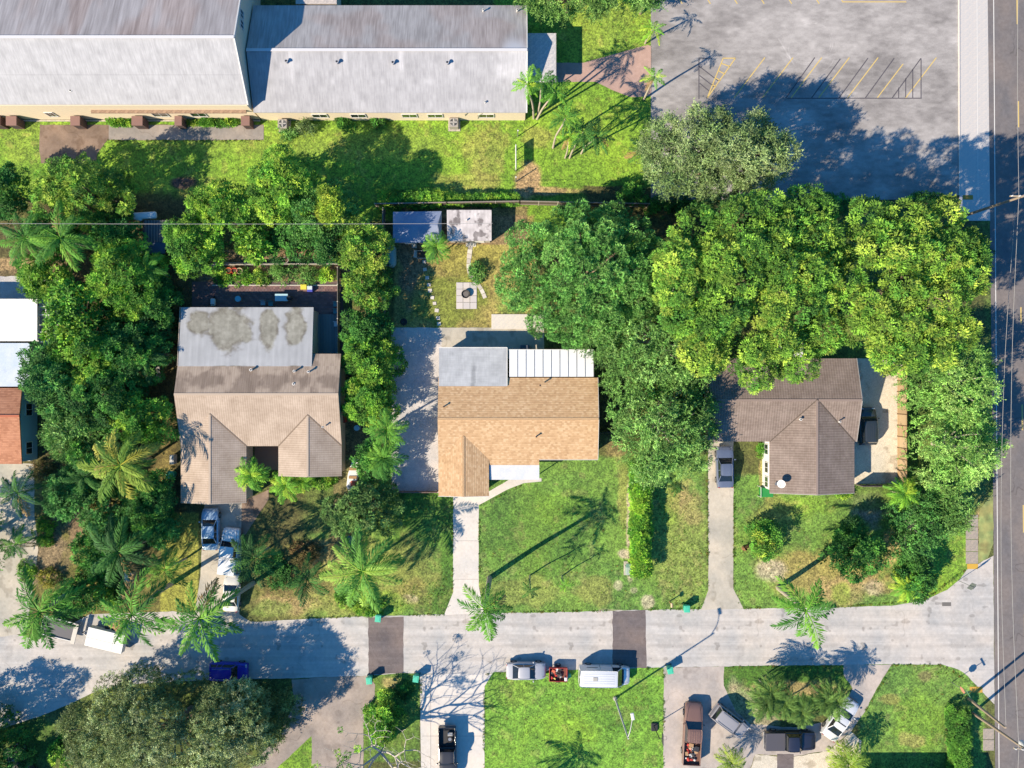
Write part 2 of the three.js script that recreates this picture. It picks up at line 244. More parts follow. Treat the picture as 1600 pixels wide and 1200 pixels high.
flatS('side_yard', [[611, 512], [850, 512], [850, 560], [686, 560], [686, 770], [612, 766]], .013, M_gravel, .03, 16, 14);
flatS('back_patio', [[690, 512], [790, 512], [850, 517], [850, 556], [690, 556]], .017, M_concOld, .01, 16);
struct('patio_slab', prism(pts([[768, 491], [850, 491], [850, 514], [768, 514]]), -.05, .1, .01), M_conc);
flatS('shell_yard', [[1325, 560], [1412, 560], [1412, 756], [1330, 756]], .012, M_shell, .02, 16);
flatS('side_path', [[0, 432], [60, 430], [100, 440], [95, 470], [90, 540], [60, 545], [60, 470], [0, 468]], .012, M_gravel, .05);
flatS('brick_walk', [[868, 98], [912, 98], [1012, 70], [1018, 72], [1018, 150], [985, 152], [955, 140], [930, 128], [868, 128]], .012, texMat(paving([190, 158, 146], { blotch: 12, seed: 31, speck: 14 }), .92), .02);
flatS('service_path', [[62, 195], [412, 195], [412, 219], [168, 219], [152, 240], [150, 255], [64, 255], [62, 235]], .012, M_brownpath, .04);
flatS('service_pad', [[170, 195.5], [412, 195.5], [412, 218.5], [170, 218.5]], .016, texMat(paving([166, 156, 148], { blotch: 16, seed: 37, speck: 12 }), .92), 0);
// parking lot: weathered asphalt with patches, oil and tyre circles
{
  const lot = pts([[1017, -160], [1498, -160], [1498, 305], [1400, 312], [1017, 312]]), map = tex(1024, 1024, (i, j) => {
    const x = i / 1024 * 481, y = j / 1024 * 472 - 160, b = fbm(x / 40, y / 40, 5) - 0.5, f = fbm(x / 11, y / 5, 3) - 0.5, q = fbm(x / 90 + 40, y / 60, 4);
    let k = b * 30 + f * 46 + (HASH[(i * 31 + j * 613) & 65535] - .5) * 20 - 20 * sstep(.5, .68, q) + 8 * sstep(.56, .4, q);
    const r = Math.hypot((x - 243) / 41, (y - 66) / 34), r2 = Math.hypot((x - 252) / 37, (y - 76) / 40);
    const sk = 14 * sstep(.35, .7, fbm(x / 12, y / 12 + 70, 3)); if (Math.abs(r - 1) < .02 || Math.abs(r - .93) < .015) k += sk; if (Math.abs(r2 - 1) < .015) k += sk;
    if (Math.abs(x - 175 - 0.6 * (y - 20)) < 1.2 && y > 60 && y < 100) k += 14;
    return [174 + k, 168 + k * .98, 165 + k * .96];
  });
  const g = sheet(lot, .012, 1, 1, true); struct('parking_lot', g, texMat(map, .93, {}));
}
// parking stripes, the older ones blacked out
const line = (a, b, w = .11, y = .018) => { const p = G(...a), q = G(...b), d = q.clone().sub(p).normalize(), n = new V3(-d.z, 0, d.x).multiplyScalar(w / 2); return sheet([p.clone().add(n), q.clone().add(n), q.clone().sub(n), p.clone().sub(n)], y, 4); };
const stripe = (gs, m, name = 'parking_stripe') => struct(name, gs, m);
for (const [xt, yt] of [[1195, 90], [1239, 90], [1284, 90], [1327, 90], [1372, 90], [1411, 100], [1463, 90]]) stripe(line([xt, yt], [xt - 48 + (yt - 90) * .76, 153]), M_yellow);
for (const [xt, yt] of [[1273, 90], [1313, 92], [1356, 91], [1397, 91], [1439, 91]]) stripe(line([xt, yt], [xt - 45, 153], .11, .0205), M_dark);
for (const [a, b] of [[[1092, 90], [1092, 155]], [[1092, 91], [1112, 91]], [[1093, 104], [1124, 128]], [[1093, 118], [1116, 136]], [[1093, 130], [1110, 144]], [[1439, 92], [1439, 153.5]], [[1426, 108], [1426, 153]], [[1415, 122], [1415, 152]], [[1404, 137], [1404, 153]]]) stripe(line(a, b, .1, .0205), M_dark);
stripe(line([1230, 153.6], [1440, 153.6], .1, .023), M_dark);
for (const [a, b] of [[[1105, 153], [1130, 91]], [[1130, 91], [1149, 91]], [[1149, 91], [1105, 153]], [[1127, 99], [1140, 104]], [[1123, 111], [1133, 116]], [[1118, 122], [1126, 126]], [[1113, 132], [1119, 136]]]) stripe(line(a, b, .12, .0255), M_yellow);
for (const x of [1064, 1108, 1150, 1192, 1235, 1278]) stripe(line([x - 8, -10], [x + 2, 6]), M_yellow); stripe([line([1316, 3], [1416, 3]), line([1316, 3], [1310, -30])], M_yellow);
// strip of pale concrete beside the arterial road, with its joint and kerb
struct('sidewalk', prism(pts([[1499, -200], [1541, -200], [1547, 345], [1499, 345]]), -.1, .03, .01), texMat(paving([212, 206, 202], { blotch: 6, seed: 41, speck: 8 }), .9));
struct('kerb', prism(pts([[1496.6, -200], [1498.6, -200], [1499.6, 305], [1497.6, 305]]), -.1, .12, .02), M_conc);
struct('sidewalk_joint', [line([1525, -200], [1528, 330], .06, .036)], M_white);
struct('tactile_pad', sheet(pts(rect(1504, 305, 1520, 312)), .036, 1), mat([200, 150, 60], .8)); struct('tactile_pad', sheet(pts(rect(1511, 881, 1528, 889)), .020, 1), mat([220, 176, 70], .8)); struct('tactile_pad', sheet(pts(rect(1515, 1073, 1535, 1082)), .020, 1), mat([214, 168, 74], .8));
for (const [n, x0, x1, y0, y1, cnt] of [['sidewalk_path', 1509, 1528, 804, 881, 4], ['sidewalk_path', 1536, 1553, 1138, 1173, 2]]) {
  const p = new THREE.Group(); p.name = numbered(n); p.userData.kind = 'structure'; scene.add(p);
  const M = [texMat(paving([176, 164, 152], { blotch: 16, seed: 43, speck: 12 }), .92), mat([168, 158, 148], .92)], d = (y1 - y0) / cnt;
  for (let k = 0; k < cnt; k++) part(p, k ? 'concrete_slab_' + String(k).padStart(3, '0') : 'concrete_slab', prism(pts(rect(x0, y0 + k * d + .4, x1, y0 + (k + 1) * d - .4)), -.06, .03 + (k % 2) * .006, .008), M[0]);
}
struct('verge', sheet(wavy(pts([[1529, 800], [1551, 770], [1552, 850], [1543, 872], [1529, 880]]), .08, .6, 4), .016, 6), texMat(tex(256, 256, (i, j) => { const a = fbm(i / 24, j / 24, 4, 10) * 70 - 20, g = fbm(i / 40, j / 40 + 30, 3, 6) * 40; return [160 + a - g, 146 + a, 92 + a * .6]; }), 1));
for (const [y0, y1] of [[-40, 38], [158, 199], [480, 505], [632, 672], [789, 832], [960, 1000]]) { const x = (y) => 1589 + y * .0125; struct('lane_marking', line([x(y0), y0], [x(y1), y1], .14, .016), M_yellow); }
struct('lane_marking', line([1551, -200], [1563, 1500], .09, .016), M_white);
// joints cut into the long drive, and a drain grate in the street
for (const y of [845, 905]) struct('driveway_joint', line([708.5, y], [747.5, y], .03, .016), mat([150, 142, 136]));
for (const y of [1090, 1150]) struct('driveway_joint', line([660, y], [756.5, y], .03, .018), mat([150, 142, 136])); struct('driveway_joint', line([673, 1056], [673, 1280], .03, .0215), mat([150, 142, 136]));
struct('drain_grate', sheet(pts(rect(1472, 941, 1486, 947)), .011, 1), mat([120, 116, 112]));

// ---------- buildings ----------
const M_cream = texMat(paving([250, 232, 204], { blotch: 6, seed: 47, speck: 6 }), .9), M_wallWhite = mat([244, 242, 238], .85), M_wallTan = mat([214, 196, 170], .9), M_wallGrey = mat([190, 186, 180], .9), M_wallBlue = mat([168, 206, 224], .85);
const M_glass = new THREE.MeshPhysicalMaterial({ color: new THREE.Color().setRGB(.02, .025, .03), roughness: .06, metalness: 0, clearcoat: 1, clearcoatRoughness: .03 });
const M_trim = mat([238, 236, 232], .7), M_metal = mat([170, 172, 176], .45, { metalness: .6 }), M_black = mat([44, 44, 48], .7), M_wood = mat([178, 140, 98], .85);
function windowPart(parent, c, w, h, nx, nz) { // a window in a wall that faces (nx, nz), c = its centre in the parent's frame
  const ang = Math.atan2(nx, nz), mk = (g, dz = 0) => g.translate(0, 0, dz).rotateY(ang).translate(c.x, c.y, c.z);
  const f = part(parent, 'window', [mk(box(w, .08, .08, 0, h / 2)), mk(box(w, .08, .1, 0, -h / 2)), mk(box(.07, h, .08, -w / 2)), mk(box(.07, h, .08, w / 2)), mk(box(.05, h, .06))], M_trim);
  part(f, 'pane', mk(box(w - .06, h - .06, .03)), M_glass); return f;
}
function vents(parent, list, h = 3.6, m = M_wallWhite) { for (const [x, y, r = .07, l = .45] of list) { const p = G(x, y, h).sub(parent.position); const v = part(parent, 'vent_pipe', [cyl(r, r, l, 10, p.x, p.y + .1, p.z), cyl(r * 1.5, r * 1.5, .05, 10, p.x, p.y + l / 2 + .1, p.z)], m); part(v, 'vent_cap', cyl(r * .8, r * .8, .03, 10, p.x, p.y + l / 2 + .14, p.z), M_black); } }
const wallRing = (foot, h) => prism(foot.map(([x, z]) => W(x, z)), 0, h);
// a metal or membrane roof seen close, with ribs and stains; 0..1 over the plane
const stained = (w, h, base, fn) => tex(w, h, (i, j) => { const u = i / w, v = j / h; const k = fn(u, v, i, j); return Array.isArray(k) ? k : [base[0] + k, base[1] + k, base[2] + k]; });

// the large pale-roofed hall, tall west part
{
  const e = 4.4, r = 8.4, xL = -1000, xR = -391, zS = -414, zR = -488, zN = -640, ws = (xR - xL) * S;
  const south = stained(2048, 256, [186, 186, 191], (u, v, i, j) => (fbm(u * 60, v * 9, 4) - .5) * 26 + (fbm(u * 420, v * 10 + 5, 2) - .5) * 26 + grain(i, j * 7) * 10 - 12 * (Math.abs(v - .45) < .006 ? 1 : 0));
  const north = stained(2048, 256, [186, 178, 178], (u, v, i, j) => { const st = fbm(u * 70 + 30, v * 3, 4) - .5, q = fbm(u * 300, v * 5 + 8, 2) - .5, b = sstep(.5, .7, fbm(u * 16 + 3, v * 2 + 4, 3)); const k = st * 44 + q * 40 + grain(i, j * 7) * 12; return [186 + k - b * 4, 178 + k - b * 12, 177 + k - b * 16]; });
  const o = thing('assembly_hall', 'tall pale grey gabled hall with cream wall, cut off by upper left corner', 'building', W(-700, -520));
  partW(o, 'wall', [wallRing([[xL, zN], [xR - 2, zN], [xR - 2, zS + 1], [xL, zS + 1]], e - .12)], M_cream);
  partW(o, 'gable', slab([W(xR - 3, zS + 2, e - .1), W(xR - 3, zR, r - .12), W(xR - 3, zN, e - .1)].map((p) => p.clone()), .1), M_cream);
  { const g = new THREE.ExtrudeGeometry(new THREE.Shape([[zS + 1, e - .14], [zR, r - .22], [zN, e - .14]].map(([z, y]) => new THREE.Vector2(-z * S, y))), { depth: .2, bevelEnabled: false }).rotateY(Math.PI / 2).translate((xR - 2) * S - .2, 0, 0); o.children.pop(); partW(o, 'gable', g, M_cream); }
  const S1 = slab([W(xL, zS, e), W(xR, zS, e), W(xR, zR, r), W(xL, zR, r)], .14, ws, Math.hypot((zS - zR) * S, r - e)), N1 = slab([W(xR, zN, e), W(xL, zN, e), W(xL, zR, r), W(xR, zR, r)], .14, ws, Math.hypot((zR - zN) * S, r - e));
  partW(o, 'roof', S1, texMat(south, .8)); partW(o, 'roof', N1, texMat(north, .85));
  partW(o, 'ridge_cap', beam(W(xL, zR, r + .03), W(xR, zR, r + .03), .3, .06), mat([228, 226, 228], .8));
  partW(o, 'rake_trim', [beam(W(xR, zS, e - .06), W(xR, zR, r - .06), .12, .24), beam(W(xR, zR, r - .06), W(xR, zN, e - .06), .12, .24)], M_trim);
  for (const y of [3.5, 5.2]) { }
  for (const [x, y] of [[376, 22], [375, 38]]) windowPart(o, new V3((xR - 2) * S + .03, 5.9, (y - 600) * S * (1 - 5.9 / H)).sub(o.position), .8, .9, 1, 0);
  vents(o, [[76, 71, .2, .5], [259, 71, .2, .5]], 7.1); vents(o, [[113, 143, .12, .5]], 4.9);
  partW(o, 'awning', prism(pts([[142, 169], [385, 169], [385, 177], [142, 177]], 3), 2.9, 3.02, .02), texMat(paving([168, 140, 118], { blotch: 30, seed: 51, dark: 30 }), .9));
  for (const [x0, x1] of [[20, 62], [60, 130]]) partW(o, 'pipe', bar(G(x0 + 20, 165, 3.9), G(x0 + 26, 181, .4), .04), M_trim);
  partW(o, 'plinth', prism([[xL, zS + 2], [xR - 2, zS + 2], [xR - 2, zS + 4], [xL, zS + 4]].map(([x, z]) => W(x, z)), 0, .12), M_concOld);
  for (const [x, w2] of [[80, .9], [250, 1.6], [310, 1.6]]) windowPart(o, G(x, 173, 1.7).setZ((zS + 1) * S + .04).sub(o.position), w2, 1.2, 0, 1);
  const cov = (x, y, w2, label) => { const t = thing('wall_cover', label, 'wall cover', G(x, y + 5).setZ((zS + 3) * S + .5)); part(t, 'hood', rbox(w2, .16, 1, .03, 0, 1.5, 0), mat([150, 116, 108], .85)); part(t, 'box', box(w2 - .12, 1.35, .84, 0, .72, 0), mat([120, 92, 86], .9)); part(t, 'grille', [0, 1, 2, 3].map((k) => box(w2 - .3, .06, .05, 0, .4 + k * .22, .43)), M_black); };
  cov(7, 185, 1.15, 'brown box on hall wall, cut by left photo edge'); cov(32, 185, 1.15, 'brown box on hall wall, second from left photo edge'); cov(130, 185, 1.05, 'brown box on hall wall at the start of the concrete strip'); cov(225, 185, 1.2, 'brown box on hall wall, broad, under the middle of the awning'); cov(288, 189, .8, 'small brown box on hall wall left of the last one'); cov(391, 189, .95, 'small brown box on hall wall at the right end of concrete strip');
}
// lower east part
{
  const e = 2.8, r = 5.0, xL = -390.5, xR = 22.3, zS = -410, zR = -491, zN = -572, ws = (xR - xL) * S;
  const south = stained(1536, 256, [180, 179, 184], (u, v, i, j) => { let k = (fbm(u * 40, v * 8, 4) - .5) * 30 + (fbm(u * 260, v * 8 + 5, 2) - .5) * 24 + grain(i, j * 7) * 10; k += 22 * sstep(.86, .93, u + (fbm(u * 20, v * 6) - .5) * .1) * sstep(.3, .7, v); for (const x of [.155, .35, .55, .73]) if (Math.abs(u - x) < .012) k += 16 * sstep(.35, .75, v) * sstep(.012, .004, Math.abs(u - x)); return k; });
  const north = stained(1536, 256, [178, 168, 166], (u, v, i, j) => { const st = fbm(u * 44 + 30, v * 3, 4) - .5, q = fbm(u * 240, v * 5 + 8, 2) - .5, b = sstep(.45, .7, fbm(u * 7 + 3, v * 2 + 4, 3) + (u - .6) * .3), wh = sstep(.1, .02, Math.hypot((u - .955) * 1.4, (v - 1) * .26)); const k = st * 36 + q * 38 + grain(i, j * 7) * 10; return mix([180 + k - b * 3, 175 + k - b * 10, 174 + k - b * 13], [206, 206, 212], wh); });
  const o = thing('classroom_wing', 'long low grey gabled roof attached to the tall hall, cream south wall', 'building', W(-180, -490));
  partW(o, 'wall', wallRing([[xL + 1, zN + 4], [xR - 2, zN + 4], [xR - 2, zS - 2], [xL + 1, zS - 2]], e - .08), M_cream);
  partW(o, 'gable', new THREE.ExtrudeGeometry(new THREE.Shape([[zS - 2, e - .14], [zR, r - .2], [zN + 4, e - .14]].map(([z, y]) => new THREE.Vector2(-z * S, y))), { depth: .2, bevelEnabled: false }).rotateY(Math.PI / 2).translate((xR - 2) * S - .2, 0, 0), M_cream);
  const L = Math.hypot((zS - zR) * S, r - e);
  partW(o, 'roof', slab([W(xL, zS, e), W(xR, zS, e), W(xR, zR, r), W(xL, zR, r)], .12, ws, L), texMat(south, .8));
  partW(o, 'roof', slab([W(xR, zN, e), W(xL, zN, e), W(xL, zR, r), W(xR, zR, r)], .12, -ws, L), texMat(north, .85));
  partW(o, 'ridge_cap', beam(W(xL, zR, r + .03), W(xR, zR, r + .03), .3, .06), mat([226, 224, 226], .8));
  partW(o, 'rake_trim', [beam(W(xR, zS, e - .05), W(xR, zR, r - .05), .1, .2), beam(W(xR, zR, r - .05), W(xR, zN, e - .05), .1, .2)], M_trim);
  vents(o, [[448, 97, .13, .4], [527, 98, .13, .4], [614, 99, .13, .4], [699, 99, .13, .4]], 4.7, mat([190, 190, 196])); vents(o, [[755, 18, .08, .6], [808, 18, .08, .6], [758, 161]], 3.1);
  for (const x of [500, 560, 640, 680, 760]) windowPart(o, G(x, 183, 1.5).setZ((zS - 2) * S + .04).sub(o.position), 1.6, 1, 0, 1);
  for (const [x, y] of [[727, 178], [747, 180]]) partW(o, 'pipe', bar(G(x, y, 2.5), G(x, y + 6, .2), .035), M_metal);
  const c = thing('entrance_canopy', 'small flat grey canopy against the east end of the low wing', 'canopy', W(44, -494));
  partW(c, 'roof', prism([[22.8, -531], [66, -531], [66, -457], [22.8, -457]].map(([x, z]) => W(x, z)), 2.5, 2.66, .02), texMat(paving([206, 202, 204], { seed: 53 }), .85));
  for (const [x, z] of [[62, -527], [62, -461], [28, -461], [28, -527]]) partW(c, 'post', cyl(.07, .07, 2.5, 10, x * S, 1.25, z * S), M_trim);
  partW(c, 'fascia', [beam(W(66.4, -531, 2.58), W(66.4, -457, 2.58), .04, .2)], M_trim);
}
{ const o = thing('far_canopy', 'pale roof corner at the top edge beyond the low wing', 'building', W(-300, -600)); partW(o, 'roof', prism(pts([[462, -60], [526, -60], [526, 6], [462, 6]], 2.7), 2.55, 2.7), texMat(paving([204, 192, 184], { seed: 54 }), .85)); partW(o, 'wall', prism(pts([[464, -60], [524, -60], [524, 3], [464, 3]], 2.7), 0, 2.55), M_cream); }

// three bungalows
const brown = shingle([[216, 178, 136], [224, 188, 146], [206, 167, 126], [230, 196, 156], [196, 158, 118], [214, 175, 133]], { seedv: 3, line: 26, blotch: 4, tabs: 30, spread: .7 });
const tanRoof = shingle([[190, 170, 152], [194, 174, 156], [184, 164, 146]], { seedv: 5, ribs: 34, line: 5, blotch: 16, spread: .6 });
const darkRoof = shingle([[148, 132, 123], [154, 137, 128], [142, 126, 117]], { seedv: 9, ribs: 30, line: 12, blotch: 12, spread: .8 });
const RB = (map, b = .012, dark = 0) => new THREE.MeshStandardMaterial({ map, roughness: .92, bumpMap: bumpShingle, bumpScale: b });
const M_brown = RB(brown), M_tan = RB(tanRoof, .006), M_darkRoof = RB(darkRoof, .006);
const flatRoofTex = stained(512, 320, [190, 192, 196], (u, v, i, j) => { let k = (fbm(u * 10, v * 7, 4) - .5) * 34 + (fbm(u * 90, v * 6 + 5, 2) - .5) * 14 + (fbm(u * 6, v * 70 + 5, 2) - .5) * 14 + grain(i, j * 5) * 8; const s = sstep(.05, .01, Math.abs(u - .49 + (fbm(v * 9, 3) - .5) * .05)) * sstep(.25, .6, v); return k - s * 34; });
{
  const e = 2.6, r = 3.5, xL = -111.4, xR = 129.8, zN = -9.7, zS = 114.3, zm = 52.3, xw = -34.9, xm = -73, wr = 3.15, zw = 169.6;
  const o = thing('bungalow', 'bungalow with bright brown shingle roof and white metal patio cover', 'house', W(10, 60));
  partW(o, 'wall', [wallRing([[xL + 5, zN - 40], [-14, zN - 40], [-14, zN + 5], [xR - 5, zN + 5], [xR - 5, zS - 5], [xw - 5, zS - 5], [xw - 5, zw - 5], [xL + 5, zw - 5]], e - .1)], M_wallTan);
  const gab = (ps, t) => slab(ps, t);
  partW(o, 'roof', [
    slab([W(xR, zN, e), W(xL, zN, e), W(xL, zm, r), W(xR, zm, r)], .16, 8),
    slab([W(xw, zS, e), W(xR, zS, e), W(xR, zm, r), W(xL, zm, r), W(xL, zS, e), W(xm, 76.3, wr)], .16, 8),
    slab([W(xL, zS, e), W(xL, zw, e), W(xm, zw, wr), W(xm, 76.3, wr)], .16, 8),
    slab([W(xw, zw, e), W(xw, zS, e), W(xm, 76.3, wr), W(xm, zw, wr)], .16, 8)], M_brown);
  partW(o, 'ridge_cap', [beam(W(xL, zm, r - .01), W(xR, zm, r - .01), .26, .05), beam(W(xm, 79, wr - .01), W(xm, zw, wr - .01), .24, .05)], RB(brown));
  const tri = (z0, z1, zp, x, y0, y1, d) => new THREE.ExtrudeGeometry(new THREE.Shape([[z0, y0], [zp, y1], [z1, y0]].map(([z, y]) => new THREE.Vector2(-z * S, y))), { depth: d, bevelEnabled: false }).rotateY(Math.PI / 2).translate(x * S, 0, 0);
  partsW(o, 'gable', [tri(zS - 3, zN + 3, zm, xR - 6, e - .2, r - .25, .1), tri(zS - 3, zN + 3, zm, xL + 5, e - .2, r - .25, .1)], M_wallTan);
  partW(o, 'fascia', [beam(W(xR + .4, zN, e - .1), W(xR + .4, zm, r - .1), .04, .18), beam(W(xR + .4, zm, r - .1), W(xR + .4, zS, e - .1), .04, .18), beam(W(xL, zw + .4, e - .1), W(xm, zw + .4, wr - .1), .04, .18), beam(W(xm, zw + .4, wr - .1), W(xw, zw + .4, e - .1), .04, .18), beam(W(xw, zS + .5, e - .1), W(xR, zS + .5, e - .1), .05, .16)], M_trim);
  partW(o, 'flat_roof', slab([W(-7.7, -55, 2.55), W(-110.5, -55, 2.55), W(-110.5, 3.4, 2.86), W(-7.7, 3.4, 2.86)], .18, 102.8 * S, 58.4 * S), texMat(flatRoofTex, .85));
  partW(o, 'fascia', [beam(W(-7.3, -55.4, 2.5), W(-111, -55.4, 2.5), .06, .2), beam(W(-7.3, -55, 2.5), W(-7.3, 3, 2.8), .06, .2)], M_trim);
  const n = 10, x0 = -4.5, w = (123.2 + 4.5) / n;
  for (let k = 0; k < n; k++) { const a = x0 + k * w, b = a + w; const p = partW(o, 'roof_panel', [slab([W(b - .5, -51.2, 2.62), W(a + .5, -51.2, 2.62), W(a + .5, -11, 2.8), W(b - .5, -11, 2.8)], .05, 2)], mat([250, 250, 252], .5)); partW(o, 'panel_seam', beam(W(b, -51.2, 2.63), W(b, -11, 2.81), .035, .08), mat([200, 202, 210], .5)); void p; }
  partW(o, 'gutter', beam(W(x0, -51.8, 2.56), W(123.4, -51.8, 2.56), .1, .12), M_trim);
  partsW(o, 'post', [-3, 40, 80, 122].map((x) => cyl(.05, .05, 2.55, 8, x * S, 1.27, -50 * S)), M_trim);
  partW(o, 'porch_roof', slab([W(xw + .6, 145.4, 2.35), W(41.4, 145.4, 2.35), W(41.4, 123, 2.42), W(xw + .6, 123, 2.42)].map((p) => p), .12, 4), texMat(paving([226, 226, 230], { blotch: 5, seed: 57, speck: 6 }), .8));
  partW(o, 'roof_edge', slab([W(xw, 122.8, 2.5), W(41.2, 122.8, 2.5), W(41.2, zS - .6, 2.6), W(xw, zS - .6, 2.6)], .1, 8), M_brown);
  partsW(o, 'post', [cyl(.06, .06, 2.3, 8, 39 * S, 1.15, 143 * S), cyl(.06, .06, 2.3, 8, (xw + 3) * S, 1.15, 143 * S)], M_trim);
  vents(o, [[844, 602], [838, 682], [694, 635]], 3.3, mat([120, 96, 80]));
  windowPart(o, W(80, zS - 5, 1.5).add(new V3(0, 0, .03)).sub(o.position), 1.8, 1.1, 0, 1); windowPart(o, W(xw - 5, 150, 1.5).add(new V3(.03, 0, 0)).sub(o.position), 1.2, 1, 1, 0);
  const d = partW(o, 'door', box(.95, 2.05, .08, 0, 1.03, (zS - 5) * S + .04), mat([236, 234, 230], .6)); void d;
  partW(o, 'garage_door', [0, 1, 2, 3].map((k) => box(2.5, .52, .06, (xm) * S, .28 + k * .55, (zw - 5) * S + .03)), M_trim);
}
{
  const e = 2.7, sl = .3 * S, xL = -501, xR = -257.5, zS = 93.9, zR = 15.3, r = e + (zS - zR) * sl, zNl = -27, zNr = -45.5, xs = -300, hN = (z) => r - (zR - z) * sl;
  const x1 = -401.7, x2 = -353.3, xa = -451.4, ra = e + (x1 - xa) * sl, za = zS - (x1 - xa), xb = -305.4, rb = e + (xR - xb) * sl, zb = zS - (xR - xb);
  const o = thing('bungalow', 'bungalow with tan ribbed roof and stained grey flat roof behind', 'house', W(-390, 60));
  partW(o, 'wall', [wallRing([[xL + 4, -112], [-302, -112], [-302, -42], [xR - 3, -42], [xR - 3, 134], [x2 + 3, 134], [x2 + 3, 70], [x1 - 3, 70], [x1 - 3, 175], [xL + 4, 175]], e - .1)], M_wallTan);
  partW(o, 'roof', [
    slab([W(x1, zS, e), W(x2, zS, e), W(xb, zb, rb), W(xR, zS, e), W(xR, zR, r), W(xL, zR, r), W(xL, zS, e), W(xa, za, ra)], .16, 8),
    slab([W(xL, zS, e), W(xL, 179, e), W(xa, 179, ra), W(xa, za, ra)], .16, 8), slab([W(x1, 179, e), W(x1, zS, e), W(xa, za, ra), W(xa, 179, ra)], .16, 8),
    slab([W(x2, zS, e), W(x2, 138.4, e), W(xb, 138.4, rb), W(xb, zb, rb)], .16, 8), slab([W(xR, 138.4, e), W(xR, zS, e), W(xb, zb, rb), W(xb, 138.4, rb)], .16, 8)], M_tan);
  // the north slope has grown dark with mildew in broad patches
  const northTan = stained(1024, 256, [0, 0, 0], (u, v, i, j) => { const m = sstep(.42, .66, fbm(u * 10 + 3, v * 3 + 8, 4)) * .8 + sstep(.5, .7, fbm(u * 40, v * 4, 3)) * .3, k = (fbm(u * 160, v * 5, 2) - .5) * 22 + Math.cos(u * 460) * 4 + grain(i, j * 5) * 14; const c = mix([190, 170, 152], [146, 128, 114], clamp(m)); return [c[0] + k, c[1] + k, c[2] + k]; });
  partW(o, 'roof', slab([W(xs, zNl, hN(zNl)), W(xL, zNl, hN(zNl)), W(xL, zR, r), W(xR, zR, r), W(xR, zNr, hN(zNr)), W(xs, zNr, hN(zNr))], .16, (xR - xL) * S, 4.6), texMat(northTan, .92));
  partW(o, 'ridge_cap', [beam(W(xL, zR, r - .012), W(xR, zR, r - .012), .25, .05), beam(W(xa, za, ra - .012), W(xa, 179, ra - .012), .22, .05), beam(W(xb, zb, rb - .012), W(xb, 138.4, rb - .012), .22, .05)], mat([200, 180, 160], .85));
  partW(o, 'valley', [beam(W(x1, zS, e + .03), W(xa, za, ra + .03), .12, .03), beam(W(x2, zS, e + .03), W(xb, zb, rb + .03), .12, .03), beam(W(xR, zS, e + .03), W(xb, zb, rb + .03), .12, .03)], mat([140, 122, 106], .9));
  const rings = [[.63, .36, .17, .40], [.33, .36, .07, .34], [.13, .36, .085, .34], [.86, .28, .09, .2]];
  const ft = stained(768, 320, [186, 187, 194], (u, v, i, j) => { // v runs up from the north eave
    let k = (fbm(u * 12, v * 5, 4) - .5) * 26 + Math.cos(u * 130) * 3 + (fbm(u * 80, v * 4, 2) - .5) * 12 + grain(i, j * 5) * 8, s = 0, rim = 0;
    for (const [cx, cy, rx, ry] of rings) { const d = Math.hypot((u - cx) / rx, (v - cy) / ry) + (fbm(u * 14 + cx * 40, v * 9, 3) - .5) * .7; s = Math.max(s, sstep(1.12, .8, d)); rim = Math.max(rim, sstep(.3, .03, Math.abs(d - .9)) * sstep(.3, .6, fbm(u * 30 + 9, v * 12, 3))); }
    k += s * (fbm(u * 40, v * 20, 3) - .5) * 40; return [184 + k - s * 26 - rim * 26, 185 + k - s * 30 - rim * 28, 188 + k - s * 44 - rim * 28]; });
  partW(o, 'flat_roof', slab([W(xs, -116, 2.75), W(xL + 1, -116, 2.75), W(xL + 1, zNl + .5, hN(zNl) + .04), W(xs, zNl + .5, hN(zNl) + .04)], .18, (xL + 1 - xs) * -S, 89 * S), texMat(ft, .88));
  partW(o, 'fascia', [beam(W(xL, 179.5, e - .1), W(xa, 179.5, ra - .1), .05, .2), beam(W(xa, 179.5, ra - .1), W(x1, 179.5, e - .1), .05, .2), beam(W(x2, 138.9, e - .1), W(xb, 138.9, rb - .1), .05, .2), beam(W(xb, 138.9, rb - .1), W(xR, 138.9, e - .1), .05, .2), beam(W(xL - .4, -116, 2.7), W(xL - .4, zNl, 3.4), .05, .2)], mat([206, 190, 172]));
  partW(o, 'porch_floor', prism([[x1, 70], [x2, 70], [x2, 134], [x1, 134]].map(([x, z]) => W(x, z)), 0, .12, .01), mat([150, 118, 100], .9));
  vents(o, [[461, 580, .09, .6], [483, 581, .09, .6], [393, 578, .1, .3], [497, 609], [505, 667], [460, 600, .1, .5]], 3.7);
  windowPart(o, W(-305, 134, 1.4).add(new V3(0, 0, .03)).sub(o.position), 1.8, 1.2, 0, 1); windowPart(o, W(-457, 175, 1.4).add(new V3(0, 0, .03)).sub(o.position), 1.8, 1.2, 0, 1);
  partW(o, 'door', box(.95, 2.05, .08, -378 * S, 1.15, 70 * S + .05), mat([120, 84, 60], .6));
}
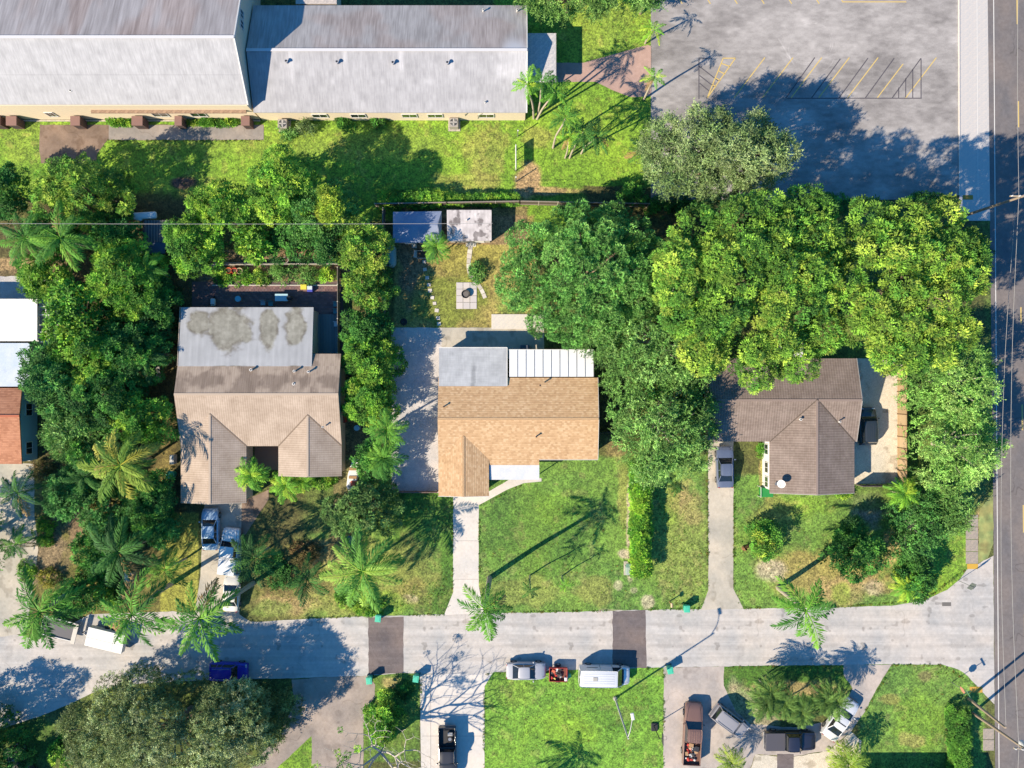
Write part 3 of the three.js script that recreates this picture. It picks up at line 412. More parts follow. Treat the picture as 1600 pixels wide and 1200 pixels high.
{
  const e = 2.7, sl = .3 * S, xL = 295.3, xR = 521, zN = -38.7, zS = 87.1, zR = 24.2, r = e + (zS - zR) * sl, x1 = 390, x2 = 517.9, xm = 454, wr = e + (xm - x1) * sl, zm = zS - (xm - x1), zw = 164.6;
  const o = thing('bungalow', 'bungalow with dark brown roof and satellite dish, nearest the arterial road', 'house', W(410, 60));
  partW(o, 'wall', [wallRing([[xL + 5, zN + 5], [xR - 4, zN + 5], [xR - 4, zS], [x2 - 3, zS], [x2 - 3, zw - 4], [x1 + 1, zw - 4], [x1 + 1, zS - 4], [xL + 5, zS - 4]], e - .1)], M_wallWhite);
  partW(o, 'roof', [
    slab([W(xR, zN, e), W(xL, zN, e), W(xL, zR, r), W(xR, zR, r)], .16, 8),
    slab([W(xL, zS, e), W(x1, zS, e), W(xm, zm + .2, wr), W(x2, zS, e), W(xR, zS, e), W(xR, zR, r), W(xL, zR, r)], .16, 8),
    slab([W(x1, zS, e), W(x1, zw, e), W(xm, zw, wr), W(xm, zm, wr)], .16, 8), slab([W(x2, zw, e), W(x2, zS, e), W(xm, zm, wr), W(xm, zw, wr)], .16, 8)], M_darkRoof);
  partW(o, 'ridge_cap', [beam(W(xL, zR, r - .01), W(xR, zR, r - .01), .24, .05), beam(W(xm, zm, wr - .01), W(xm, zw, wr - .01), .24, .05)], mat([156, 138, 130], .85));
  partW(o, 'valley', [beam(W(x1, zS, e + .03), W(xm, zm, wr + .03), .1, .03), beam(W(x2, zS, e + .03), W(xm, zm, wr + .03), .1, .03)], mat([104, 92, 84], .9));
  partW(o, 'fascia', [beam(W(x1, zw + .5, e - .1), W(xm, zw + .5, wr - .1), .05, .18), beam(W(xm, zw + .5, wr - .1), W(x2, zw + .5, e - .1), .05, .18), beam(W(xR + .5, zN, e - .1), W(xR + .5, zR, r - .1), .05, .18), beam(W(xR + .5, zR, r - .1), W(xR + .5, zS, e - .1), .05, .18)], mat([200, 194, 188]));
  vents(o, [[1250, 655, .1, .3], [1311, 659]], 3.7); for (const z of [100, 128, 150]) windowPart(o, W(x1 + 1, z, 1.5).add(new V3(-.03, 0, 0)).sub(o.position), 1.1, 1.1, -1, 0);
  partW(o, 'door', box(.95, 2.05, .08, 350 * S, 1.05, (zS - 4) * S + .04), mat([230, 228, 222], .6));
  const d = thing('satellite_dish', 'white satellite dish on the dark roof slope', 'satellite dish', G(1213, 756, 3.1));
  const prof = []; for (let k = 0; k <= 8; k++) prof.push(new THREE.Vector2(.42 * k / 8, .10 * (k / 8) ** 2));
  part(d, 'dish', new THREE.LatheGeometry(prof, 28).rotateZ(.5).translate(.28, .75, -.08), mat([250, 250, 250], .5, { side: THREE.DoubleSide })); part(d, 'mast', bar(new V3(), new V3(.2, .75, 0), .035), M_metal); part(d, 'feed_arm', bar(new V3(.2, .7, 0), new V3(.05, 1.15, .1), .02), M_metal); part(d, 'feed_horn', rbox(.1, .07, .07, .02, .05, 1.17, .1), M_wallGrey); part(d, 'base_plate', box(.3, .03, .3, 0, .0, 0), M_metal);
  const s = thing('lean_to_roof', 'small white ribbed roof behind the dark bungalow under the tree', 'shed', G(1240, 546, 2.4)); part(s, 'wall', box(1.9, 2.3, 1.4, 0, -1.2, 0), M_wallWhite); for (let k = 0; k < 10; k++) part(s, 'roof_panel', box(.19, .04 + (k % 2) * .02, 1.7, -.9 + k * .2, .02, 0), mat(k % 2 ? [236, 232, 240] : [214, 210, 222], .5));
  const g = thing('side_gate', 'narrow white wall at the west end of the dark bungalow', 'wall', G(1103, 660)); part(g, 'panel', rbox(.16, 1.9, 4, .03, 0, .95, 0), M_wallWhite); part(g, 'coping', box(.24, .06, 4.05, 0, 1.93, 0), M_wallWhite); parts(g, 'post', [rbox(.22, 2.05, .22, .02, 0, 1.03, -2.1), rbox(.22, 2.05, .22, .02, 0, 1.03, 2.1)], M_wallWhite);
}
{ // the house south of the corner lawn, just out of the frame: its shadow reaches the grass
  const o = thing('bungalow', 'bungalow beyond the lower edge whose shadow lies on the corner lawn', 'house', W(590, 700)); const e = 2.7, r = 4.1, a = 505, b = 700, zN = 604, zS = 760;
  partW(o, 'wall', wallRing([[a + 5, zN + 5], [b - 5, zN + 5], [b - 5, zS - 5], [a + 5, zS - 5]], e - .1), M_wallTan);
  partW(o, 'roof', [slab([W(b, zN, e), W(a, zN, e), W(a, 682, r), W(b, 682, r)], .16, 8), slab([W(a, zS, e), W(b, zS, e), W(b, 682, r), W(a, 682, r)], .16, 8)], M_darkRoof); windowPart(o, W(560, zN + 5, 1.5).add(new V3(0, 0, -.03)).sub(o.position), 1.4, 1.1, 0, -1);
}
// neighbour at the left edge
{
  const o = thing('neighbour_house', 'house cut off by left edge with white, pale blue and orange roofs', 'house', W(-840, 0));
  const wr = (l, h, t, m, n = 'roof', th = .16) => partW(o, n, slab(l.map(([x, y], i) => G(x, y, h[i])), th, t), m);
  const px0 = -260;
  for (let k = 0; k < 9; k++) { const a = 58 - k * 16, b = a - 15.6; partW(o, 'roof_panel', slab([G(a, 533, 2.75), G(b, 533, 2.75), G(b, 467, 3), G(a, 467, 3)], .06, 2), mat([252, 250, 246], .6)); }
  const M_pale = texMat(paving([214, 224, 238], { blotch: 8, seed: 61, speck: 6 }), .8), orange = shingle([[196, 136, 104], [204, 143, 110], [186, 127, 96]], { seedv: 13, line: 26, blotch: 10 });
  wr([[46, 604], [px0, 604], [px0, 536], [46, 536]], [2.9, 2.9, 2.8, 2.8], 6, M_pale);
  wr([[px0, 606], [34, 606], [30, 650], [px0, 650]], [3, 3, 4.1, 4.1].map((v) => v), 8, RB(orange)); wr([[px0, 725], [34, 725], [30, 650], [px0, 650]], [3, 3, 4.1, 4.1], 8, RB(orange));
  partW(o, 'ridge_cap', beam(G(30, 650, 4.12), G(px0, 650, 4.12), .24, .06), mat([196, 112, 80]));
  partW(o, 'wall', prism([G(31, 609, 3), G(31, 722, 3), G(px0, 722, 3), G(px0, 609, 3)].map((p) => p.setY(0)), 0, 2.85), M_wallBlue); partW(o, 'wall', prism([G(42, 538, 2.8), G(42, 604, 2.8), G(px0, 604, 2.8), G(px0, 538, 2.8)].map((p) => p.setY(0)), 0, 2.6), M_wallWhite);
  for (const y of [640, 700]) windowPart(o, G(31, y, 1.5).setX(G(31, y, 3).x + .03).sub(o.position), 1.3, 1.1, 1, 0);
  const p = thing('pergola', 'narrow white framed pergola beside white metal roof', 'pergola', G(67, 505)); const P = (x, y, h) => G(x, y, h).sub(p.position);
  for (const x of [60, 72, 77]) part(p, 'beam', beam(P(x, 478, 2.5), P(x, 535, 2.5), .12, .14), M_trim); for (const y of [479, 492, 519, 534]) part(p, 'rafter', beam(P(58, y, 2.55), P(77, y, 2.55), .07, .1), M_trim); for (const y of [480, 533]) part(p, 'post', bar(P(77, y, 2.45), G(77, y, 2.5).setY(0).sub(p.position), .06), M_trim);
}
// sheds along the back fence
{
  const o = thing('shed', 'garden shed in the back yard corner with shade painted into its blue-grey roof', 'shed', G(652, 354)); const h = 2.2, Q = (x, y, hh) => G(x, y, hh);
  partW(o, 'wall', prism(pts([[617, 332], [688, 332], [686, 375], [619, 375]], h).map((p) => p.setY(0)), 0, h - .1), mat([150, 140, 132]));
  const M_roofShade = texMat(paving([150, 160, 186], { blotch: 12, seed: 67, speck: 22 }), .8);  // blue-grey stands for cast shade, painted into the roof colour
  partW(o, 'roof', [slab([Q(614, 379, h), Q(690, 379, h), Q(684, 352, h + .45), Q(614, 350, h + .45)], .08, 6), slab([Q(690, 330, h), Q(614, 331, h), Q(614, 350, h + .45), Q(684, 352, h + .45)], .08, 6)], M_roofShade);
  partW(o, 'roof_end_lit', slab([Q(690, 379, h + .03), Q(690, 330, h + .03), Q(683, 352, h + .47)], .06, 6), texMat(paving([196, 178, 170], { seed: 69 }), .85)); partW(o, 'door', box(.9, 1.8, .06, G(640, 376, 0).x, .95, G(640, 375, h).z + .02), M_wallWhite);  // sunlit corner of the same roof, painted as a lighter panel
  const b = thing('flat_shed', 'flat whitish stained shed right of the garden shed', 'shed', G(734, 352)); const st = stained(384, 256, [214, 206, 206], (u, v, i, j) => (fbm(u * 9, v * 6, 4) - .5) * 60 - 70 * sstep(.56, .72, fbm(u * 8 + 20, v * 5 + 3, 4)) + grain(i, j * 5) * 14 + Math.cos(u * 80) * 4);
  partW(b, 'roof', slab([G(699, 377, 2.2), G(768, 376, 2.2), G(768, 328, 2.35), G(698, 328, 2.35)], .1, 69 * S, 48 * S), texMat(st, .9)); partW(b, 'wall', prism(pts([[702, 331], [765, 331], [765, 373], [702, 373]], 2.2).map((p) => p.setY(0)), 0, 2.1), M_wallGrey); partW(b, 'door', box(1, 1.85, .06, G(750, 374, 0).x, .95, G(750, 373, 2.2).z + .02), M_wallWhite); partW(b, 'roof_vent', cyl(.08, .08, .3, 8, G(729, 344, 2.4).x, 2.45, G(729, 344, 2.4).z), M_wallWhite);
  const c = thing('corrugated_shed', 'dark corrugated lean-to shed among the left trees', 'shed', G(246, 366)); partW(c, 'wall', prism(pts([[222, 345], [266, 345], [266, 388], [222, 388]], 2).map((p) => p.setY(0)), 0, 1.9), mat([96, 92, 96]));
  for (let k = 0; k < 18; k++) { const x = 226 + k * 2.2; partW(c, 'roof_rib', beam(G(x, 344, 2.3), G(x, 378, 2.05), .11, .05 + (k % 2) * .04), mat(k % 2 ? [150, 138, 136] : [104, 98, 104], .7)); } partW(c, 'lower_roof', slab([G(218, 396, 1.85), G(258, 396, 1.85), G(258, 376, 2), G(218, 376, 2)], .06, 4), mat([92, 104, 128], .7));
  solo('tarp', [rbox(2.6, .5, .75, .22).rotateY(.06).translate(...G(226, 337, 2.3).toArray()), rbox(1.2, .4, .6, .18).rotateY(-.2).translate(...G(214, 340, 2.3).toArray())], mat([226, 232, 236], .6), 'white bundled tarp lying on the edge of corrugated shed', 'tarp');
}
// fences
function fence(name, label, list, h, m, panels, cat = 'fence', o = {}) {
  const P = pts(list), t = thing(name, label, cat, P[0].clone()); const loc = P.map((p) => p.clone().sub(P[0]));
  for (let s = 0; s + 1 < loc.length; s++) { const a = loc[s], b = loc[s + 1], n = Math.max(1, Math.round(a.distanceTo(b) / panels)); for (let k = 0; k < n; k++) { const p = a.clone().lerp(b, (k + .03) / n).setY(h / 2 + .03), q = a.clone().lerp(b, (k + .97) / n).setY(h / 2 + .03); const f = part(t, 'fence_panel', beam(p, q, o.t ?? .035, h - .06), Array.isArray(m) ? m[k % m.length] : m); if (o.rails) part(f, 'rail', [beam(p.clone().setY(h - .05), q.clone().setY(h - .05), .09, .07), beam(p.clone().setY(.4), q.clone().setY(.4), .08, .07)], o.rm ?? M_wood); part(t, 'post', rbox(.1, h + .06, .1, .01, a.x + (b.x - a.x) * k / n, h / 2, a.z + (b.z - a.z) * k / n), o.pm ?? o.rm ?? M_wood); } const e = part(t, 'post', rbox(.1, h + .06, .1, .01, b.x, h / 2, b.z), o.pm ?? o.rm ?? M_wood); void e; }
  return t;
}
const fw = [[200, 174, 136], [192, 164, 126], [206, 180, 144], [184, 158, 122]].map((c) => mat(c, .9));
fence('wooden_fence', 'tall tan wooden panel fence between pebble yard and the roadside tree', [[1402, 577], [1402, 751]], 2.0, fw, 1.25, 'fence', { rails: true, t: .05, pm: mat([110, 84, 60]) });
fence('yard_gate', 'dark slatted gate closing the pebble yard on its south side', [[1337, 757], [1402, 757]], 1.75, mat([86, 76, 72], .8), 1.2, 'gate', { rails: true, rm: mat([120, 112, 106]) });
fence('board_fence', 'long weathered board fence along the back of the garden sheds', [[590, 324], [700, 322], [812, 320], [900, 322], [1010, 324]], 1.8, mat([104, 92, 84], .9), 2.4, 'fence', { rails: true, rm: mat([196, 184, 172]) });
fence('board_fence', 'dark side fence between garden sheds and the hedge of trees', [[602, 330], [602, 512]], 1.7, mat([112, 104, 100], .9), 2.4, 'fence', { rails: true, rm: mat([170, 160, 150]) });
fence('yard_gate', 'low brown gate across the pale side yard by the brown roof', [[614, 767], [684, 767]], 1.3, mat([126, 108, 98], .8), 1.2, 'gate', { rails: true, rm: mat([150, 120, 108]) });
fence('wire_fence', 'thin dark fence crossing behind brown roof to the feathery tree', [[934, 676], [972, 674]], 1.2, mat([110, 104, 98], .8), 1.2, 'fence', { t: .02, rm: mat([150, 146, 140]) });
fence('wire_fence', 'white rail fence along the plant beds behind the tan house', [[332, 415], [440, 414], [530, 414]], .9, mat([206, 198, 186], .8), 2, 'fence', { t: .03, rm: mat([226, 220, 210]) });
fence('wire_fence', 'thin pale fence beside the wooden deck east of the tan house', [[531, 420], [531, 552]], 1.2, mat([176, 168, 160], .8), 2, 'fence', { t: .03, rm: mat([214, 208, 200]) });

// ---------- plants ----------
const leafMat = (o = {}) => new THREE.MeshPhysicalMaterial({ color: 0xffffff, vertexColors: true, roughness: .8, specularIntensity: .5, side: THREE.DoubleSide, transmission: .24, thickness: 0, ...o });
const M_leaf = leafMat(), M_bark = mat([150, 132, 112], .95), M_barkPale = mat([206, 196, 182], .9), M_palmTrunk = texMat(tex(64, 128, (i, j) => { const k = (j % 16 < 2 ? -40 : 0) + grain(i * 3, j * 3) * 40; return [196 + k, 184 + k, 166 + k]; }), .9);
class Leaves { // collects folded leaves: two facets each
  constructor() { this.P = []; this.C = []; }
  add(b, d, side, len, wid, fold, c) {
    const t = b.clone().addScaledVector(d, len), n = new V3().crossVectors(d, side).normalize(), m = b.clone().addScaledVector(d, len * .45);
    const l = m.clone().addScaledVector(side, wid / 2).addScaledVector(n, fold), r = m.clone().addScaledVector(side, -wid / 2).addScaledVector(n, fold);
    for (const v of [b, r, t, b, t, l]) { this.P.push(v.x, v.y, v.z); this.C.push(c[0], c[1], c[2]); }
  }
  tri(a, b, c, k) { for (const v of [a, b, c]) { this.P.push(v.x, v.y, v.z); this.C.push(k[0], k[1], k[2]); } }
  geo() { const g = new THREE.BufferGeometry(); g.setAttribute('position', new THREE.Float32BufferAttribute(this.P, 3)); g.setAttribute('color', new THREE.Float32BufferAttribute(this.C, 3)); g.setAttribute('uv', new THREE.Float32BufferAttribute(new Float32Array(this.P.length / 3 * 2), 2)); g.computeVertexNormals(); return g; }
}
const rdir = (r, ymin = -1) => { for (;;) { const v = new V3(r() * 2 - 1, r() * 2 - 1, r() * 2 - 1), l = v.lengthSq(); if (l > .02 && l < 1 && v.y / Math.sqrt(l) >= ymin) return v.normalize(); } };
const TYPE = {
  broad: { cs: .50, per: 2.7 }, ball: { cs: .36, per: 2.6 }, fine: { cs: .85, per: 2.8 }, feather: { cs: .8, per: 2.5 }, big: { cs: .55, per: 3 },
};
function clump(type, seed) {
  const r = rngOf(seed), L = new Leaves(), sh = () => { const k = .75 + r() * .5; return [k, k, k * .9]; };
  if (type === 'broad' || type === 'big') { const n = type === 'big' ? 24 : 58, len = type === 'big' ? .38 : .22; for (let i = 0; i < n; i++) { const d = rdir(r, -.25), b = d.clone().multiplyScalar(.10 + .30 * r()); const ax = d.clone().multiplyScalar(.7).add(new V3(r() - .5, -.15 + .3 * r(), r() - .5)).normalize(); const s = new V3().crossVectors(ax, new V3(r() - .5, 1, r() - .5)).normalize(); L.add(b, ax, s, len * (.75 + .5 * r()), len * (.42 + .1 * r()), -.015, sh()); } }
  if (type === 'ball') for (let i = 0; i < 76; i++) { const d = rdir(r, -.4), b = d.clone().multiplyScalar(.24 + .14 * r()), ax = d.clone().add(new V3(r() - .5, r() * .4 - .1, r() - .5)).normalize(), s = new V3().crossVectors(ax, rdir(r)).normalize(); L.add(b, ax, s, .19 * (.7 + .6 * r()), .09, -.01, sh()); }
  if (type === 'fine' || type === 'feather') {
    const tw = type === 'fine' ? 7 : 6, ll = type === 'fine' ? .15 : .17;
    for (let k = 0; k < tw; k++) {
      const d = rdir(r, .15), end = d.clone().multiplyScalar(.55 + .4 * r()), w = type === 'fine' ? [1.25, 1.15, 1.1] : [.8, .72, .6];
      const q = new V3().crossVectors(d, rdir(r)).normalize().multiplyScalar(.012); L.tri(q.clone(), q.clone().negate(), end, w);
      for (let i = 0; i < 15; i++) { const t = .15 + .85 * i / 14, b = end.clone().multiplyScalar(t); const s0 = rdir(r), ax = d.clone().multiplyScalar(.5).add(s0).normalize(), s = new V3().crossVectors(ax, rdir(r)).normalize(); L.add(b, ax, s, ll * (.8 + .7 * r()), ll * .45, -.01, sh()); }
    }
  }
  return L.geo();
}
const CL = {}; for (const [i, t] of Object.keys(TYPE).entries()) CL[t] = [0, 1].map((k) => clump(t, 100 + i * 10 + k));
const UP = new V3(0, 1, 0);
function foliage(parent, list, type, seed, name = 'crown') { // list: {p, d, s, c}
  const m = new THREE.InstancedMesh(CL[type][seed % 2], M_leaf, list.length), r = rngOf(seed + 5), M = new THREE.Matrix4(), q = new THREE.Quaternion(), q2 = new THREE.Quaternion();
  list.forEach((e, i) => { q.setFromUnitVectors(UP, e.d); q2.setFromAxisAngle(UP, r() * 6.283); q.multiply(q2); M.compose(e.p, q, new V3(e.s, e.s, e.s)); m.setMatrixAt(i, M); m.setColorAt(i, e.c); });
  m.name = name; m.userData.kind = 'stuff'; m.castShadow = m.receiveShadow = true; parent.add(m); return m;
}
const LEAF_GAIN = 1.4;
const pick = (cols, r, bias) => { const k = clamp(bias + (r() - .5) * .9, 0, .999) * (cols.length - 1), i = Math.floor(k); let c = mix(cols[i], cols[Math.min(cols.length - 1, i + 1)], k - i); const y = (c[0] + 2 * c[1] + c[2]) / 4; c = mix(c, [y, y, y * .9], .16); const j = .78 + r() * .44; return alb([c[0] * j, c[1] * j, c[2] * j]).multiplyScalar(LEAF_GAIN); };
let treeSeed = 1000;
function tree(name, label, cat, cx, cy, rx, ry, top, type, cols, o = {}) {
  rx *= o.grow ?? 1.1; ry *= o.grow ?? 1.1;
  const seed = treeSeed += 7, r = rngOf(seed), hc = top * .75, k = S * (1 - hc / H), base = G(cx, cy, hc).setY(0), Rx = rx * k, Rz = ry * k;
  const t = thing(name, label, cat, base, 0, o.group), T = TYPE[type], Rm = Math.min(Rx, Rz), lr = (o.lobe ?? .38) * Rm, lobes = [];
  const depth = Math.min(top * .62, Rm * 1.1) * (o.flat ?? 1), n = Math.round((o.n ?? 1) * 0.95 * (Rx * Rz) / (lr * lr) * .9) + 2;
  for (let i = 0, tries = 0; i < n && tries < 900; tries++) {
    const a = r() * 6.283, ro = Math.sqrt(r()), x = Math.cos(a) * ro * Math.max(.1, Rx - lr * .85), z = Math.sin(a) * ro * Math.max(.1, Rz - lr * .85), R = lr * (.72 + .55 * r());
    if (lobes.some((b) => Math.hypot(b.c.x - x, b.c.z - z) < (b.R + R) * (o.gap ?? .48))) continue;
    lobes.push({ c: new V3(x, top - R * .9 - ro * ro * depth * (.45 + .3 * r()) - r() * .4 * lr, z), R, b: r() }); i++;
  }
  const list = [];
  for (const b of lobes) {
    const m = Math.round(2 * Math.PI * b.R * b.R * T.per * (o.dens ?? 1)) + 4;
    for (let i = 0; i < m; i++) {
      const d = rdir(r, -.35), p = b.c.clone().addScaledVector(d, b.R * (.72 + .34 * r())); p.y = Math.max(.25, p.y - (1 - d.y) * b.R * .12);
      if (lobes.some((q) => q !== b && q.c.distanceTo(p) < q.R * .66)) continue;
      const low = clamp((b.c.y + b.R - p.y) / (2 * b.R));
      list.push({ p, d: d.clone().lerp(UP, .4).normalize(), s: (.7 + .6 * r()) * (o.cs ?? 1), c: pick(cols, r, b.b * .6 + .2) }); void low;
    }
  }
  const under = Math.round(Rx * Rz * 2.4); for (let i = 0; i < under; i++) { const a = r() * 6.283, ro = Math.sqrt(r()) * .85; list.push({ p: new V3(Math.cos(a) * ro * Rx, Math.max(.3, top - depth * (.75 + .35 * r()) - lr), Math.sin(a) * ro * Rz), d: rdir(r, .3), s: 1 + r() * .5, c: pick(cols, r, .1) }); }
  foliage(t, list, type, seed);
  const rt = o.trunk ?? clamp(top * .026, .04, .36), hub = new V3(0, Math.max(.3, top - depth - lr * .6), 0), tr = [taper([new V3(0, -.05, 0), new V3(rr(-.15, .15, r), hub.y * .55, rr(-.15, .15, r)), hub], rt * 1.3, rt * .8, 8)];
  const thin = type === 'feather' || type === 'fine'; for (const b of lobes.slice(0, thin ? 26 : 16)) tr.push(taper([hub.clone().setY(hub.y * .92), hub.clone().lerp(b.c, .5).add(new V3(0, -.2 * b.R, 0)), thin ? b.c.clone().add(new V3(rr(-.4, .4, r) * b.R, b.R * .8, rr(-.4, .4, r) * b.R)) : b.c], rt * .55, rt * .14, 5));
  part(t, 'trunk', tr, o.bark ?? (type === 'feather' ? M_barkPale : M_bark)); return t;
}
const YG = [[72, 130, 46], [92, 150, 48], [116, 168, 52], [138, 180, 56], [168, 194, 68]], MG = [[80, 140, 62], [102, 168, 76], [124, 190, 90], [146, 204, 102]], FE = [[88, 140, 62], [108, 164, 74], [132, 186, 92], [156, 202, 110]], OLV = [[96, 128, 72], [118, 150, 88], [146, 174, 112], [172, 194, 138]], DK = [[46, 104, 44], [60, 126, 48], [80, 150, 54], [104, 170, 58]], LF = [[104, 164, 72], [128, 186, 84], [152, 204, 98], [172, 214, 116]], EM = [[60, 122, 56], [80, 146, 64], [102, 170, 76]], GY = [[76, 138, 44], [100, 164, 46], [130, 186, 52], [166, 200, 56]];
const OLV2 = [[114, 136, 78], [138, 156, 96], [166, 182, 124], [190, 202, 152]];
tree('oak_tree', 'broad grey-green fine-leaved tree at the edge of the parking lot', 'tree', 1122, 236, 118, 72, 11, 'fine', OLV, { lobe: .26, n: 1.3, dens: 1.5, grow: 1.08, flat: .7 });
tree('shade_tree', 'large deep green tree of round tufts behind the white metal patio roof', 'tree', 920, 424, 134, 114, 10.5, 'ball', MG, { lobe: .19, n: 1.4, cs: .84, dens: 1.5 });
tree('shade_tree', 'large yellow-green tree in the middle of the row, left of the roadside one', 'tree', 1190, 445, 147, 156, 15.5, 'broad', YG, { lobe: .2, n: 1.2, cs: 1.1, flat: .5 });
tree('shade_tree', 'large yellow-green tree overhanging the pebble yard, nearest the arterial road', 'tree', 1418, 448, 118, 142, 16.5, 'broad', YG, { lobe: .21, n: 1.0, cs: 1.1, flat: .4 });
tree('feathery_tree', 'tall feathery mid green tree between round-tufted and yellow-green trees', 'tree', 1040, 530, 112, 96, 10, 'feather', FE, { lobe: .27, n: 1.2 });
tree('feathery_tree', 'feathery mid green tree reaching down to the clipped hedge', 'tree', 1042, 668, 88, 92, 9, 'feather', FE, { lobe: .27, n: 1.2, grow: 1.05 });
tree('feathery_tree', 'light green feathery tree beside the upper end of wooden panel fence', 'tree', 1503, 596, 72, 72, 8.5, 'feather', LF, { lobe: .28, grow: 1, n: .85 });
tree('feathery_tree', 'light green feathery tree leaning over the arterial road by the lower fence end', 'tree', 1508, 700, 80, 74, 8, 'feather', LF, { lobe: .28, grow: 1, n: .85 });
tree('feathery_tree', 'narrow olive feathery tree by the short sidewalk path', 'tree', 1490, 800, 28, 40, 5, 'feather', FE, { lobe: .42 });
tree('leafy_tree', 'dark green round tree casting its shadow toward the slatted yard gate', 'tree', 1348, 866, 50, 42, 5.5, 'broad', DK, { lobe: .4 });
tree('leafy_tree', 'dark leafy tree south of the light feathery tree at the corner lot', 'tree', 1440, 826, 36, 54, 5, 'feather', EM, { lobe: .42 });
tree('leafy_tree', 'bushy green tree with yellow fronds at the bend of the street', 'tree', 1436, 905, 30, 38, 4, 'broad', DK, { lobe: .44 });
tree('small_tree', 'small round tree with yellow flecked leaves on the dry lawn', 'tree', 1197, 846, 26, 30, 3.4, 'broad', [[70, 140, 48], [96, 166, 54], [118, 178, 56], [170, 190, 60]], { lobe: .5 });
tree('oak_tree', 'huge olive grey fine-leaved tree at the lower left of the street', 'tree', 255, 1150, 158, 96, 9.0, 'fine', OLV2, { lobe: .25, dens: 1.2, n: 1.3, flat: .6 });
tree('oak_tree', 'dark lower limb of olive tree hanging over the blue car', 'tree', 398, 1132, 56, 48, 5.5, 'fine', [[88, 112, 58], [108, 134, 72], [134, 158, 90]], { lobe: .35 });
tree('oak_tree', 'fine-leaved green tree beyond the top edge right of the low wing', 'tree', 890, -14, 76, 36, 7, 'fine', [[90, 140, 60], [116, 164, 76], [150, 190, 96]], { lobe: .45 });
tree('oak_tree', 'sprig of tree at the top edge beside the parking lot', 'tree', 1010, -6, 24, 22, 5, 'fine', FE, { lobe: .5 });
// left side
const left = [
  ['mango tree with yellow new leaves nearest the brown hall boxes', 116, 292, 74, 62, 8.5, 'broad', YG],
  ['dark green tree at left edge beside the yellow mango tree', 8, 300, 30, 46, 6, 'broad', DK],
  ['mid green tree between the corrugated shed and left path', 185, 430, 52, 58, 7.5, 'broad', GY],
  ['round leafed green tree standing above the side path by the white roof', 112, 490, 42, 56, 7, 'big', GY],
  ['green tree left of the stained flat roof, near a blue box', 196, 548, 50, 42, 6.5, 'broad', DK],
  ['tree with a yellow patch in its crown near the pale blue roof', 128, 555, 50, 40, 7.5, 'broad', GY],
  ['deep green tree leaning over the pale blue roof edge', 70, 590, 46, 56, 7.5, 'broad', EM],
  ['deep green wide tree in the middle of the left grove', 150, 620, 56, 44, 7, 'broad', DK],
  ['bright yellow-green tree left of the tan roof', 216, 655, 48, 40, 6, 'broad', GY],
  ['soft green feathery tree beside the orange roof', 110, 672, 50, 46, 5.5, 'feather', FE],
  ['shaded green tree between left grove and corrugated shed', 240, 480, 36, 44, 5, 'broad', DK],
  ['yellow-green tree directly right of the corrugated shed', 295, 382, 44, 46, 7, 'broad', GY],
  ['tall green tree above the one beside the corrugated shed', 345, 322, 60, 40, 7.5, 'broad', GY],
  ['tall leafy tree whose shadow crosses the school lawn', 440, 284, 56, 52, 9.5, 'broad', GY],
  ['blue-green tree at the middle of the back row', 492, 330, 56, 46, 8, 'ball', MG],
  ['yellow crowned tree at the back row, brightest of all', 520, 322, 24, 34, 8.6, 'broad', [[130, 170, 44], [156, 188, 48], [184, 200, 60]]],
  ['round bright tree with big leaves behind the plant beds', 396, 380, 28, 27, 5.5, 'big', GY],
  ['dark tree in the gap of the back row above the plant beds', 452, 372, 44, 40, 5, 'broad', DK],
  ['olive tinted tree at the corner of back row and hedge row', 568, 386, 46, 46, 7.5, 'broad', YG],
  ['small emerald tree beside the olive tinted corner tree', 512, 388, 20, 26, 6, 'ball', EM],
  ['yellow-green tree at the head of the row between two bungalows', 575, 448, 42, 40, 5.5, 'broad', YG],
  ['darker tree second in the row between two bungalows', 568, 512, 38, 38, 5, 'broad', DK],
  ['wide bright tree midway along the row between two bungalows', 580, 566, 44, 44, 5.4, 'broad', GY],
  ['dense green tree beside the gravel side yard', 576, 626, 42, 40, 5, 'broad', GY],
  ['narrow tree at the lower end of the row between two bungalows', 582, 720, 26, 32, 5, 'broad', DK],
  ['pale flowered round tree south of the gravel side yard', 566, 798, 58, 46, 5.5, 'broad', [[84, 128, 58], [110, 152, 76], [150, 184, 104]]],
  ['dark tree between coconut palm and tan house driveway', 225, 800, 28, 36, 4.5, 'broad', DK],
  ['dense dark tree filling the gap above the coconut palm', 132, 715, 40, 36, 5, 'broad', DK], ['dark crowned tree between coconut palm and tan roof edge', 236, 778, 30, 36, 5, 'broad', DK], ['green tree beside pale path left of coconut palm', 96, 772, 34, 34, 5, 'broad', EM],
  ['dark tree in the middle of the palm bed', 150, 862, 40, 34, 5, 'broad', DK], ['leafy tree at the lower end of palm bed', 122, 935, 34, 26, 4.5, 'broad', DK], ['low dark tree beside the shaded palm bed and driveway', 250, 832, 26, 26, 4, 'broad', EM],
  ['leafy tree over the side path by pergola', 60, 430, 40, 34, 5.5, 'broad', GY], ['round green tree between left grove palms', 70, 360, 44, 34, 5.5, 'broad', DK], ['dark tree filling the grove beside corrugated shed', 170, 360, 40, 36, 5.5, 'broad', DK],
  ['shaded dark tree under the coconut palm', 155, 800, 38, 46, 4, 'broad', EM],
];
for (const [l, x, y, rx, ry, h, t, c] of left) tree('leafy_tree', l, 'tree', x, y, rx, ry, h, t, c, { lobe: .36, grow: x < 270 && y > 360 ? 1.2 : 1.1 });
